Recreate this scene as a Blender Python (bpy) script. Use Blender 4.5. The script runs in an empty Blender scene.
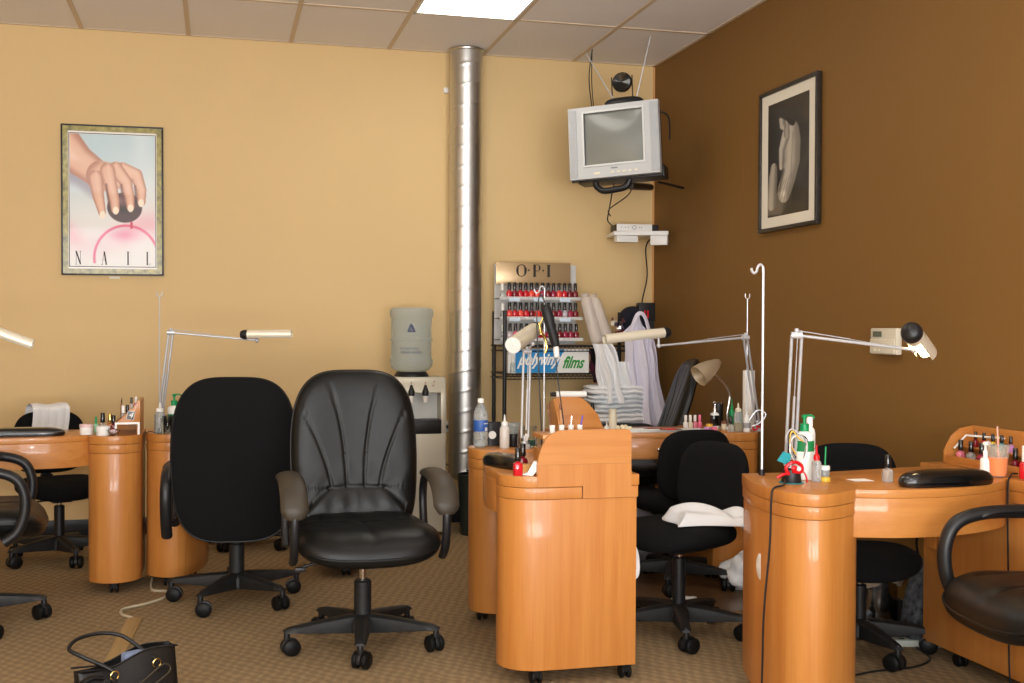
import bpy, bmesh, math, random
from mathutils import Vector, Matrix, Euler
random.seed(7)
PI = math.pi
SC = bpy.context.scene
COL = SC.collection
V = Vector

# ------------------------------------------------------------------ materials
def srgb(r, g, b):
    f = lambda c: (c/255/12.92) if c/255 <= .04045 else ((c/255+.055)/1.055)**2.4
    return (f(r), f(g), f(b), 1)
MATS = {}
def mat(name, col, rough=.5, metal=0, spec=.5, trans=0, ior=1.45, emis=0, coat=0, alpha=1, bump=0, bscale=200, vary=0, vscale=8):
    if name in MATS: return MATS[name]
    m = bpy.data.materials.new(name); m.use_nodes = True
    nt = m.node_tree; b = nt.nodes['Principled BSDF']
    c = srgb(*col)
    b.inputs['Base Color'].default_value = c
    b.inputs['Roughness'].default_value = rough
    b.inputs['Metallic'].default_value = metal
    b.inputs['Specular IOR Level'].default_value = spec
    b.inputs['Transmission Weight'].default_value = trans
    b.inputs['IOR'].default_value = ior
    b.inputs['Coat Weight'].default_value = coat
    b.inputs['Coat Roughness'].default_value = .12
    b.inputs['Alpha'].default_value = alpha
    if emis:
        b.inputs['Emission Color'].default_value = c
        b.inputs['Emission Strength'].default_value = emis
    tc = nt.nodes.new('ShaderNodeTexCoord')
    if vary:
        n = nt.nodes.new('ShaderNodeTexNoise'); n.inputs['Scale'].default_value = vscale; n.inputs['Detail'].default_value = 4
        nt.links.new(tc.outputs['Object'], n.inputs['Vector'])
        r = nt.nodes.new('ShaderNodeValToRGB')
        r.color_ramp.elements[0].position = .3; r.color_ramp.elements[1].position = .7
        r.color_ramp.elements[0].color = tuple(x*(1-vary) for x in c[:3])+(1,)
        r.color_ramp.elements[1].color = tuple(min(1, x*(1+vary)) for x in c[:3])+(1,)
        nt.links.new(n.outputs['Fac'], r.inputs['Fac']); nt.links.new(r.outputs['Color'], b.inputs['Base Color'])
    if bump:
        n = nt.nodes.new('ShaderNodeTexNoise'); n.inputs['Scale'].default_value = bscale; n.inputs['Detail'].default_value = 3
        nt.links.new(tc.outputs['Object'], n.inputs['Vector'])
        bp = nt.nodes.new('ShaderNodeBump'); bp.inputs['Strength'].default_value = bump; bp.inputs['Distance'].default_value = .002
        nt.links.new(n.outputs['Fac'], bp.inputs['Height']); nt.links.new(bp.outputs['Normal'], b.inputs['Normal'])
    MATS[name] = m; return m

def wood(name, c1, c2, axis, rough=.3):
    m = bpy.data.materials.new(name); m.use_nodes = True
    nt = m.node_tree; b = nt.nodes['Principled BSDF']; L = nt.links.new
    tc = nt.nodes.new('ShaderNodeTexCoord'); mp = nt.nodes.new('ShaderNodeMapping')
    s = [26, 26, 26]; s[axis] = 1.1
    mp.inputs['Scale'].default_value = s
    L(tc.outputs['Object'], mp.inputs['Vector'])
    n = nt.nodes.new('ShaderNodeTexNoise'); n.inputs['Scale'].default_value = 1; n.inputs['Detail'].default_value = 6; n.inputs['Distortion'].default_value = .6
    L(mp.outputs['Vector'], n.inputs['Vector'])
    mp2 = nt.nodes.new('ShaderNodeMapping'); s2 = [150, 150, 150]; s2[axis] = 6
    mp2.inputs['Scale'].default_value = s2; L(tc.outputs['Object'], mp2.inputs['Vector'])
    n2 = nt.nodes.new('ShaderNodeTexNoise'); n2.inputs['Scale'].default_value = 1; n2.inputs['Detail'].default_value = 2
    L(mp2.outputs['Vector'], n2.inputs['Vector'])
    mx = nt.nodes.new('ShaderNodeMath'); mx.operation = 'MULTIPLY_ADD'; mx.inputs[1].default_value = .35
    L(n2.outputs['Fac'], mx.inputs[0]); L(n.outputs['Fac'], mx.inputs[2])
    r = nt.nodes.new('ShaderNodeValToRGB')
    e = r.color_ramp.elements; e[0].position = .42; e[1].position = .92
    e[0].color = srgb(*c2); e[1].color = srgb(*c1)
    L(mx.outputs[0], r.inputs['Fac']); L(r.outputs['Color'], b.inputs['Base Color'])
    b.inputs['Roughness'].default_value = .46
    b.inputs['Coat Weight'].default_value = .3; b.inputs['Coat Roughness'].default_value = .07
    return m

C1, C2 = (196, 132, 64), (180, 111, 45)
WV = wood('cherry_laminate_vertical', C1, C2, 2)
WH = wood('cherry_laminate_across', C1, C2, 0)
WY = wood('cherry_laminate_along', C1, C2, 1)
GROOVE = mat('groove_shadow_gap', (95, 50, 18), .7)
LEATHER = mat('black_leather', (15, 15, 14), .38, bump=.3, bscale=260, spec=.3)
LEATHER_W = mat('worn_leather_arm', (58, 51, 41), .5, bump=.2, bscale=200)
FABRIC = mat('black_upholstery_fabric', (20, 20, 21), .95, spec=.15, bump=.5, bscale=600)
PLASTIC = mat('black_plastic', (24, 24, 26), .42)
PLASTIC_D = mat('dusty_black_plastic', (26, 26, 26), .55, vary=.35, vscale=30)
RUBBER = mat('caster_rubber', (12, 12, 12), .5, spec=.3)
CHROME = mat('chrome', (215, 215, 215), .15, 1)
STEEL = mat('brushed_steel', (190, 188, 180), .32, 1)
SILVERP = mat('silver_painted_metal', (200, 202, 205), .3, .4)
BRASS = mat('gold_ring_metal', (225, 200, 120), .2, 1)
WHITE = mat('white_plastic', (232, 230, 224), .4)
OFFW = mat('off_white_plastic', (222, 215, 190), .45)
CREAM = mat('satin_cream_metal', (240, 232, 210), .28, .35)
BLACKG = mat('black_gloss', (8, 8, 9), .12, coat=.5)
CLOTH_W = mat('white_terry_cloth', (232, 232, 232), .95, bump=.6, bscale=500)
CLOTH_B = mat('pale_blue_terry_cloth', (220, 226, 230), .95, bump=.6, bscale=500)
CLOTH_L = mat('lilac_white_cotton', (214, 210, 224), .9, bump=.2, bscale=300)
BAGW = mat('white_plastic_film', (242, 242, 242), .35, spec=.5, alpha=.86)
CLEARP = mat('clear_plastic', (226, 232, 232), .12, trans=.75, ior=1.2)
FILM = mat('clear_crinkled_film', (225, 215, 205), .15, trans=.5, ior=1.15, bump=.9, bscale=60)
GLASS = mat('clear_glass', (240, 245, 245), .03, trans=1, ior=1.3)
GREEN = mat('green_plastic', (10, 140, 80), .35)
GREENL = mat('green_label', (20, 130, 70), .5)
RED = mat('red_plastic', (205, 20, 30), .3)
TEAL = mat('teal_plastic', (40, 150, 160), .4)
BLUE = mat('blue_label', (45, 90, 165), .4)
YEL = mat('yellow_plastic', (225, 180, 60), .45)
PINK = mat('pink_plastic', (225, 110, 140), .4)
LILAC = mat('lilac_plastic', (190, 130, 190), .4)
BROWN = mat('brown_lacquer', (120, 70, 40), .4)
PAPER = mat('white_paper', (235, 232, 225), .8)
DARKINK = mat('dark_lettering', (30, 22, 18), .6)
AMBER = mat('amber_liquid', (200, 170, 40), .1, trans=.5, ior=1.3)
ORANGE = mat('orange_drink', (238, 120, 8), .3)
def pol(name, c): return mat(name, c, .1, coat=.8)
P_RED = pol('polish_red', (200, 18, 35)); P_DARK = pol('polish_dark_red', (120, 15, 30)); P_CORAL = pol('polish_coral', (235, 70, 60))
P_PINK = pol('polish_pink', (215, 120, 140)); P_CLEAR = mat('polish_clear', (225, 225, 220), .05, trans=.7, ior=1.3)
P_BERRY = pol('polish_berry', (150, 25, 60)); P_SILVER = pol('polish_silver', (190, 180, 185)); P_AMBER = pol('polish_amber', (190, 110, 50))
CAPB = mat('polish_cap_black', (14, 14, 15), .2, coat=.5)

def wall_mat(name, col, bump=.12):
    m = bpy.data.materials.new(name); m.use_nodes = True
    nt = m.node_tree; b = nt.nodes['Principled BSDF']; L = nt.links.new
    tc = nt.nodes.new('ShaderNodeTexCoord')
    n = nt.nodes.new('ShaderNodeTexNoise'); n.inputs['Scale'].default_value = 90; n.inputs['Detail'].default_value = 4
    L(tc.outputs['Object'], n.inputs['Vector'])
    n2 = nt.nodes.new('ShaderNodeTexNoise'); n2.inputs['Scale'].default_value = 1.2
    L(tc.outputs['Object'], n2.inputs['Vector'])
    c = srgb(*col); r = nt.nodes.new('ShaderNodeValToRGB')
    r.color_ramp.elements[0].color = tuple(x*.96 for x in c[:3])+(1,); r.color_ramp.elements[1].color = tuple(min(1, x*1.04) for x in c[:3])+(1,)
    L(n2.outputs['Fac'], r.inputs['Fac']); L(r.outputs['Color'], b.inputs['Base Color'])
    bp = nt.nodes.new('ShaderNodeBump'); bp.inputs['Strength'].default_value = bump; bp.inputs['Distance'].default_value = .002
    L(n.outputs['Fac'], bp.inputs['Height']); L(bp.outputs['Normal'], b.inputs['Normal'])
    b.inputs['Roughness'].default_value = .62; b.inputs['Specular IOR Level'].default_value = .3
    return m
TAN = wall_mat('tan_wall_paint', (214, 184, 132))
BRN = wall_mat('brown_wall_paint', (124, 89, 42))
CEIL = wall_mat('ceiling_tile_mineral', (236, 232, 230), .9)
CGRID = mat('ceiling_grid_paint', (205, 186, 160), .5)
BASEB = mat('black_vinyl_baseboard', (30, 32, 36), .4)

def carpet():
    m = bpy.data.materials.new('brown_loop_carpet'); m.use_nodes = True
    nt = m.node_tree; b = nt.nodes['Principled BSDF']; L = nt.links.new
    tc = nt.nodes.new('ShaderNodeTexCoord')
    # staggered rows of low loops, slightly wavy
    n = nt.nodes.new('ShaderNodeTexNoise'); n.inputs['Scale'].default_value = 11; n.inputs['Detail'].default_value = 3
    L(tc.outputs['Object'], n.inputs['Vector'])
    mv = nt.nodes.new('ShaderNodeVectorMath'); mv.operation = 'MULTIPLY_ADD'
    mv.inputs[1].default_value = (.055, .06, 0); L(n.outputs['Color'], mv.inputs[0]); L(tc.outputs['Object'], mv.inputs[2])
    rot = nt.nodes.new('ShaderNodeMapping'); rot.inputs['Rotation'].default_value = (0, 0, -.2); L(mv.outputs[0], rot.inputs['Vector'])
    sp = nt.nodes.new('ShaderNodeSeparateXYZ'); L(rot.outputs['Vector'], sp.inputs[0])
    def wave(sock, per):
        a = nt.nodes.new('ShaderNodeMath'); a.operation = 'MULTIPLY'; a.inputs[1].default_value = 2*PI/per; L(sock, a.inputs[0])
        c = nt.nodes.new('ShaderNodeMath'); c.operation = 'COSINE'; L(a.outputs[0], c.inputs[0]); return c
    cxn = wave(sp.outputs['X'], .047); cyn = wave(sp.outputs['Y'], .078)
    pr = nt.nodes.new('ShaderNodeMath'); pr.operation = 'MULTIPLY'; L(cxn.outputs[0], pr.inputs[0]); L(cyn.outputs[0], pr.inputs[1])
    br = nt.nodes.new('ShaderNodeMapRange'); br.inputs[1].default_value = -.5; br.inputs[2].default_value = 1; br.inputs[3].default_value = .36; br.inputs[4].default_value = .68
    L(pr.outputs[0], br.inputs[0])
    n2 = nt.nodes.new('ShaderNodeTexNoise'); n2.inputs['Scale'].default_value = 260; n2.inputs['Detail'].default_value = 2
    L(tc.outputs['Object'], n2.inputs['Vector'])
    ma = nt.nodes.new('ShaderNodeMath'); ma.operation = 'MULTIPLY_ADD'; ma.inputs[1].default_value = .7
    L(n2.outputs['Fac'], ma.inputs[0]); L(br.outputs[0], ma.inputs[2])
    r = nt.nodes.new('ShaderNodeValToRGB'); r.color_ramp.elements[0].position = .2; r.color_ramp.elements[1].position = 1.2
    r.color_ramp.elements[0].color = srgb(78, 62, 42); r.color_ramp.elements[1].color = srgb(162, 138, 104)
    L(ma.outputs[0], r.inputs['Fac']); L(r.outputs['Color'], b.inputs['Base Color'])
    bp = nt.nodes.new('ShaderNodeBump'); bp.inputs['Strength'].default_value = .9; bp.inputs['Distance'].default_value = .007
    L(ma.outputs[0], bp.inputs['Height']); L(bp.outputs['Normal'], b.inputs['Normal'])
    b.inputs['Roughness'].default_value = .95; b.inputs['Specular IOR Level'].default_value = .1
    return m
CARPET = carpet()
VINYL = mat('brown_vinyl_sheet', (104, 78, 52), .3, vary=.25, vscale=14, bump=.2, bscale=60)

# ------------------------------------------------------------------ mesh builder
class M:
    def __init__(s): s.v = []; s.f = []; s.mi = []; s.k = 0
    def add(s, vs, fs):
        o = len(s.v); s.v += [tuple(v) for v in vs]
        for f in fs: s.f.append([i+o for i in f]); s.mi.append(s.k)
        return s
    def box(s, x0, x1, y0, y1, z0, z1, mtx=None):
        vs = [V((x, y, z)) for z in (z0, z1) for y in (y0, y1) for x in (x0, x1)]
        if mtx: vs = [mtx @ v for v in vs]
        return s.add(vs, [[0, 2, 3, 1], [4, 5, 7, 6], [0, 1, 5, 4], [2, 6, 7, 3], [0, 4, 6, 2], [1, 3, 7, 5]])
    def tube(s, path, r, n=10, closed=False, caps=True, flat=1.0, up=None):
        P = [V(p) for p in path]; N = len(P)
        rs = r if isinstance(r, (list, tuple)) else [r]*N
        rings = []; prev = None
        for i, p in enumerate(P):
            if closed: t = P[(i+1) % N]-P[i-1]
            else: t = P[min(i+1, N-1)]-P[max(i-1, 0)]
            t.normalize()
            if up is not None: a = V(up)-t*t.dot(V(up)); 
            elif prev is None: a = t.orthogonal()
            else: a = prev-t*t.dot(prev)
            a.normalize(); prev = a; b = t.cross(a)
            rings.append([p+(a*math.cos(2*PI*k/n)*flat+b*math.sin(2*PI*k/n))*rs[i] for k in range(n)])
        vs = [q for R in rings for q in R]; fs = []
        for i in range(N if closed else N-1):
            j = (i+1) % N
            for k in range(n): fs.append([i*n+k, i*n+(k+1) % n, j*n+(k+1) % n, j*n+k])
        if caps and not closed: fs += [list(range(n))[::-1], [(N-1)*n+k for k in range(n)]]
        return s.add(vs, fs)
    def cyl(s, p, q, r, r2=None, n=20): return s.tube([p, q], [r, r if r2 is None else r2], n)
    def lathe(s, prof, c=(0, 0, 0), n=24, mtx=None, sq=None):
        vs = []; fs = []; m = len(prof)
        for (r, z) in prof:
            for k in range(n):
                a = 2*PI*k/n; ca, sa = math.cos(a), math.sin(a)
                if sq:
                    d = (abs(ca)**sq+abs(sa)**sq)**(-1/sq); ca *= d; sa *= d
                v = V((r*ca, r*sa, z)); v = (mtx @ v) if mtx else v+V(c); vs.append(v)
        for i in range(m-1):
            for k in range(n): fs.append([i*n+k, i*n+(k+1) % n, (i+1)*n+(k+1) % n, (i+1)*n+k])
        if prof[0][0] > 1e-5: fs.append(list(range(n))[::-1])
        if prof[-1][0] > 1e-5: fs.append([(m-1)*n+k for k in range(n)])
        return s.add(vs, fs)
    def prism(s, poly, z0, z1, mtx=None):
        n = len(poly); vs = [V((x, y, z0)) for x, y in poly]+[V((x, y, z1)) for x, y in poly]
        if mtx: vs = [mtx @ v for v in vs]
        return s.add(vs, [list(range(n))[::-1], list(range(n, 2*n))]+[[i, (i+1) % n, n+(i+1) % n, n+i] for i in range(n)])
    def ball(s, c, r, n=16, sc=(1, 1, 1)):
        pr = [(max(1e-6, math.sin(PI*i/(n//2))), -math.cos(PI*i/(n//2))) for i in range(n//2+1)]
        return s.lathe(pr, n=n, mtx=Matrix.Translation(V(c)) @ Matrix.Diagonal(V((r*sc[0], r*sc[1], r*sc[2], 1))))
    def grid(s, fn, nu, nv, cu=False):
        vs = [V(fn(i/(nu-1) if not cu else i/nu, j/(nv-1))) for i in range(nu) for j in range(nv)]
        fs = []
        for i in range(nu if cu else nu-1):
            for j in range(nv-1): fs.append([i*nv+j, ((i+1) % nu)*nv+j, ((i+1) % nu)*nv+j+1, i*nv+j+1])
        return s.add(vs, fs)
    def pad(s, w, h, t, e=3., taper=lambda v: 1, front=lambda x, y: 0, bend=lambda x, y: 0, nr=24, na=72, mtx=None, back=1., edge=.45, kb=None):
        """cushion: superellipse outline w x h in XY, thickness t in Z; front is +Z"""
        vs = []; fs = []
        def pt(r, a, side):
            ca, sa = math.cos(a), math.sin(a); d = (abs(ca)**e+abs(sa)**e)**(-1/e)
            rr = 1-(1-r)**1.6 if r < 1 else 1
            x = rr*ca*d*w/2; y = rr*sa*d*h/2; x *= taper(y/(h/2))
            q = (max(0, 1-rr**5))**edge
            z = side*t/2*q*(1 if side > 0 else back)
            if side > 0: z += front(x, y)*min(1, (1-rr)*9)
            p = V((x, y, z+bend(x, y)))
            return mtx @ p if mtx else p
        for side in (1, -1):
            o = len(vs); vs.append(pt(0, 0, side))
            for i in range(1, nr+1):
                for k in range(na): vs.append(pt(i/nr, 2*PI*k/na, side))
            for k in range(na):
                f = [o, o+1+k, o+1+(k+1) % na]; fs.append(f if side > 0 else f[::-1])
            for i in range(nr-1):
                for k in range(na):
                    a = o+1+i*na; f = [a+k, a+na+k, a+na+(k+1) % na, a+(k+1) % na]
                    fs.append(f if side > 0 else f[::-1])
        half = len(fs)//2; s.add(vs, fs)
        if kb is not None:
            for i in range(len(s.f)-half, len(s.f)): s.mi[i] = kb
        return s
    def mesh(s, name, mats, bev=0, seg=2, merge=False, ang=38):
        me = bpy.data.meshes.new(name); me.from_pydata(s.v, [], s.f)
        for m_ in (mats if isinstance(mats, (list, tuple)) else [mats]): me.materials.append(m_)
        for p, i in zip(me.polygons, s.mi): p.material_index = i
        bm = bmesh.new(); bm.from_mesh(me)
        if merge: bmesh.ops.remove_doubles(bm, verts=bm.verts, dist=1e-5)
        if bev:
            es = [e for e in bm.edges if e.is_manifold and e.calc_face_angle(0) > math.radians(50)]
            if es: bmesh.ops.bevel(bm, geom=es, offset=bev, segments=seg, profile=.6, affect='EDGES', clamp_overlap=True)
        bmesh.ops.recalc_face_normals(bm, faces=bm.faces)
        bm.to_mesh(me); bm.free()
        for p in me.polygons: p.use_smooth = True
        me.set_sharp_from_angle(angle=math.radians(ang))
        return me

def link(name, data, parent=None, loc=(0, 0, 0), rot=(0, 0, 0)):
    o = bpy.data.objects.new(name, data); COL.objects.link(o)
    o.location = loc; o.rotation_euler = rot
    if parent: o.parent = parent
    return o
def obj(name, m, mats, parent=None, loc=(0, 0, 0), rot=(0, 0, 0), bev=0, seg=2, merge=False, org=None, ang=38):
    if org is not None:   # verts given in the room's coordinates: make them local to org
        m.v = [(x-org[0], y-org[1], z-org[2]) for x, y, z in m.v]
        if not parent: loc = org
    me = m.mesh(name, mats, bev, seg, merge, ang)
    return link(name, me, parent, loc, rot)
def tag(o, label, cat, group=None):
    o['label'] = label; o['category'] = cat
    if group: o['group'] = group
    return o
def thing(name, label, cat, loc=(0, 0, 0), rz=0, group=None):
    return tag(link(name, None, None, loc, (0, 0, rz)), label, cat, group)
def struct(name, m, mats, **k):
    o = obj(name, m, mats, **k); o['kind'] = 'structure'; return o
def dup(root, loc, rz=None, label=None, group=None):
    r = root.copy(); COL.objects.link(r); r.location = loc
    if rz is not None: r.rotation_euler = (root.rotation_euler[0], root.rotation_euler[1], rz)
    if label: r['label'] = label
    if group: r['group'] = group
    for ch in list(root.children):
        c = ch.copy(); COL.objects.link(c); c.parent = r
        for g in list(ch.children):
            d = g.copy(); COL.objects.link(d); d.parent = c
    return r
def text_mesh(body, size, depth=.0006, shear=0, sx=1, bold=0, spacing=1, align='CENTER'):
    cu = bpy.data.curves.new('lettering', 'FONT'); cu.body = body; cu.size = size; cu.shear = shear
    cu.extrude = depth; cu.offset = bold; cu.space_character = spacing; cu.align_x = align; cu.align_y = 'CENTER'
    o = bpy.data.objects.new('tmp', cu); COL.objects.link(o)
    bpy.context.view_layer.update()
    me = bpy.data.meshes.new_from_object(o.evaluated_get(bpy.context.evaluated_depsgraph_get()))
    bpy.data.objects.remove(o)
    for v in me.vertices: v.co.x *= sx
    return me
def lettering(body, size, m, parent, loc, rot, name='lettering', **k):
    me = text_mesh(body, size, **k); me.materials.clear(); me.materials.append(m)
    return link(name, me, parent, loc, rot)
def smooth_path(pts, n=6):
    P = [V(p) for p in pts]; out = []
    for i in range(len(P)-1):
        p0 = P[max(i-1, 0)]; p1 = P[i]; p2 = P[i+1]; p3 = P[min(i+2, len(P)-1)]
        for k in range(n):
            t = k/n
            out.append(.5*((2*p1)+(p2-p0)*t+(2*p0-5*p1+4*p2-p3)*t*t+(3*p1-p0-3*p2+p3)*t**3))
    out.append(P[-1]); return out
def arc(cx, cy, r, a0, a1, n=10, ry=None):
    ry = r if ry is None else ry
    return [(cx+r*math.cos(math.radians(a0+(a1-a0)*i/n)), cy+ry*math.sin(math.radians(a0+(a1-a0)*i/n))) for i in range(n+1)]
def sm2(pts, n=6):
    return [(p.x, p.y) for p in smooth_path([(x, y, 0) for x, y in pts], n)]

# ------------------------------------------------------------------ room
XR, YB, HC, XL, YF = 2.84, 7.2365, 3.0174, -4.2, -1.8
T = .6096; X0 = -.7864; G = .876
struct('floor', M().box(XL-.1, XR+.1, YF-.1, YB+.1, -.1, 0), CARPET)
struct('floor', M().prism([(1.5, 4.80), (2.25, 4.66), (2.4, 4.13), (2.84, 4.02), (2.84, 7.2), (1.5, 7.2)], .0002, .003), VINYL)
struct('wall_back', M().box(XL-.1, XR+.1, YB, YB+.12, -.1, HC+.2), TAN)
struct('wall_right', M().box(XR, XR+.12, YF-.1, YB, -.1, HC+.2), BRN)
struct('wall_left', M().box(XL-.12, XL, YF-.1, YB, -.1, HC+.2), TAN)
# storefront wall behind the photographer: two wide windows
w = M()
w.box(XL-.1, XR+.1, YF-.12, YF, -.1, .35); w.box(XL-.1, XR+.1, YF-.12, YF, 2.62, HC+.2)
for a, b in ((XL-.1, -3.6), (-.75, -.45), (2.4, XR+.1)): w.box(a, b, YF-.12, YF, .35, 2.62)
struct('wall_front', w, TAN)
WPANE = bpy.data.materials.new('window_glass'); WPANE.use_nodes = True
_nt = WPANE.node_tree; _nt.nodes.remove(_nt.nodes['Principled BSDF'])
_t = _nt.nodes.new('ShaderNodeBsdfTransparent'); _g = _nt.nodes.new('ShaderNodeBsdfGlossy'); _g.inputs['Roughness'].default_value = .02
_m = _nt.nodes.new('ShaderNodeMixShader'); _m.inputs[0].default_value = .06
_nt.links.new(_t.outputs[0], _m.inputs[1]); _nt.links.new(_g.outputs[0], _m.inputs[2]); _nt.links.new(_m.outputs[0], _nt.nodes['Material Output'].inputs[0])
for i, (a, b) in enumerate(((-3.6, -.75), (-.45, 2.4))):
    f = M()
    for x in (a, (a+b)/2-.03, b-.06): f.box(x, x+.06, YF-.09, YF-.03, .35, 2.62)
    f.box(a, b, YF-.09, YF-.03, .35, .41); f.box(a, b, YF-.09, YF-.03, 2.56, 2.62)
    fo = struct('window_%d' % (i+1), f, SILVERP)
    obj('window_pane', M().box(a, b, YF-.065, YF-.059, .38, 2.6), WPANE, fo)
# ceiling with tee grid
struct_c = struct('ceiling', M().box(XL-.1, XR+.1, YF-.1, YB+.1, HC, HC+.1), CEIL)
g = M(); x = X0-6*T
while x < XR:
    if x > XL: g.box(x-.0125, x+.0125, YF, YB, HC-.005, HC+.001)
    x += T
yy = YB-G
while yy > YF:
    g.box(XL, XR, yy-.0125, yy+.0125, HC-.004, HC+.001); yy -= 2*T
g.box(XL, XR, YB-.02, YB, HC-.004, HC+.001); g.box(XR-.02, XR, YF, YB, HC-.004, HC+.001)
obj('ceiling_grid', g, CGRID, struct_c)
DIFF = bpy.data.materials.new('light_diffuser'); DIFF.use_nodes = True
_e = DIFF.node_tree.nodes['Principled BSDF']; _e.inputs['Emission Color'].default_value = (1, .96, .88, 1); _e.inputs['Emission Strength'].default_value = 5.0
_e.inputs['Base Color'].default_value = (.8, .8, .8, 1)
for i, (k, r, lab) in enumerate(((3, 0, 'lit white ceiling light panel above the silver duct'), (3, 2, 'lit ceiling light panel over the middle of the room'), (-2, 3, 'lit ceiling light panel nearest the left windows'), (3, 4, 'lit ceiling light panel nearest the right windows'))):
    xa = X0+k*T; yb = YB-G-r*2*T; ya = yb-2*T
    t = thing('ceiling_light', lab, 'ceiling light', ((xa+xa+T)/2, (ya+yb)/2, HC-.006), group=None)
    cx, cy = T/2-.013, T-.013
    obj('diffuser', M().box(-cx+.012, cx-.012, -cy+.012, cy-.012, -.001, .002), DIFF, t)
    f = M()
    f.box(-cx, cx, -cy, -cy+.014, -.004, .004); f.box(-cx, cx, cy-.014, cy, -.004, .004)
    f.box(-cx, -cx+.014, -cy, cy, -.004, .004); f.box(cx-.014, cx, -cy, cy, -.004, .004)
    obj('frame', f, WHITE, t)
struct('baseboard_back', M().box(XL, XR, YB-.012, YB, 0, .10), BASEB, bev=.002)
struct('baseboard_right', M().box(XR-.012, XR, YF, YB-.012, 0, .10), BASEB, bev=.002)
struct('corner_strip_1', M().box(XR-.012, XR-.001, YB-.008, YB, .10, HC-.006), mat('corner_strip_orange', (205, 150, 90), .5))  # thin orange strip down the far right corner, paler than the brown wall

# spiral duct
def duct():
    R = .103; z0 = .33; z1 = HC-.004; pitch = .128
    n = 64; m = 340
    def fn(u, v):
        a = 2*PI*u; z = z0+(z1-z0)*v
        ph = ((z-pitch*u) % pitch)/pitch; d = min(ph, 1-ph)*pitch
        r = R+.003*math.exp(-(d/.005)**2)+.0006*math.sin(z*9)*math.cos(a*2)
        return (1.519+r*math.cos(a), 7.118+r*math.sin(a), z)
    DM = bpy.data.materials.new('galvanised_spiral_duct'); DM.use_nodes = True
    nt = DM.node_tree; b = nt.nodes['Principled BSDF']; L = nt.links.new
    b.inputs['Metallic'].default_value = 1; b.inputs['Base Color'].default_value = srgb(205, 205, 202)
    tc = nt.nodes.new('ShaderNodeTexCoord'); nn = nt.nodes.new('ShaderNodeTexNoise'); nn.inputs['Scale'].default_value = 7; nn.inputs['Detail'].default_value = 5
    L(tc.outputs['Object'], nn.inputs['Vector'])
    mr = nt.nodes.new('ShaderNodeMapRange'); mr.inputs[3].default_value = .3; mr.inputs[4].default_value = .44
    L(nn.outputs['Fac'], mr.inputs[0]); L(mr.outputs[0], b.inputs['Roughness'])
    mm = M().grid(fn, n, m, cu=True)
    o = obj('ventilation_duct', mm, DM, org=(1.519, 7.118, 0), ang=60)
    tag(o, 'tall silver spiral ventilation duct running up the tan wall to the ceiling', 'duct')
    k = M().tube([(1.519+.106*math.cos(a), 7.118+.106*math.sin(a), HC-.012) for a in [2*PI*i/40 for i in range(40)]], .008, 8, closed=True)
    obj('collar', k, STEEL, o, org=(1.519, 7.118, 0))
    k = M().lathe([(0, 0), (.098, 0), (.098, -.05), (.06, -.08), (.0, -.082)], c=(0, 0, .37))
    obj('end_cap', k, STEEL, o)
duct()
# small junction boxes on the wall by the duct
t = obj('cable_clip', M().box(1.395, 1.425, 7.215, 7.236, 2.755, 2.79), WHITE, bev=.004, org=(1.41, 7.225, 2.77)); tag(t, 'tiny white box high on the tan wall left of the duct', 'wall box')
t = thing('wall_outlet', 'small white outlet box on the wall between water cooler and duct', 'outlet', (1.42, 7.22, .62))
obj('plate', M().box(-.022, .022, -.02, .016, -.035, .035), WHITE, t, bev=.004); obj('plug', M().cyl((0, -.045, 0), (0, -.02, 0), .011), PLASTIC, t)

# ------------------------------------------------------------------ chairs
_mc = {}
def cached(key, make):
    if key not in _mc: _mc[key] = make()
    return _mc[key]
def caster(parent, x, y, yaw):
    def hood():
        m = M()
        m.tube([(0, 0, .088), (0, 0, .05)], [.009, .011], 10)
        pts = [(.03*math.cos(a)-.012, .03*math.sin(a)+.03) for a in [math.radians(k) for k in range(-20, 201, 20)]]
        m.prism(pts, -.006, .006, Matrix.Rotation(PI/2, 4, 'X'))
        return m.mesh('caster', PLASTIC, .001)
    def wh():
        m = M()
        for sgn in (-1, 1):
            mt = Matrix.Translation(V((-.012, sgn*.0165, .0285))) @ Matrix.Rotation(PI/2, 4, 'X')
            m.lathe([(0.0, -.0105), (.021, -.0105), (.0275, -.006), (.0285, 0), (.0275, .006), (.021, .0105), (0, .0105)], n=24, mtx=mt)
        return m.mesh('wheel', RUBBER)
    c = link('caster', cached('caster', hood), parent, (x, y, 0), (0, 0, yaw)); c.scale = (1.2, 1.2, 1.13)
    link('wheels', cached('wheel', wh), c)
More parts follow.
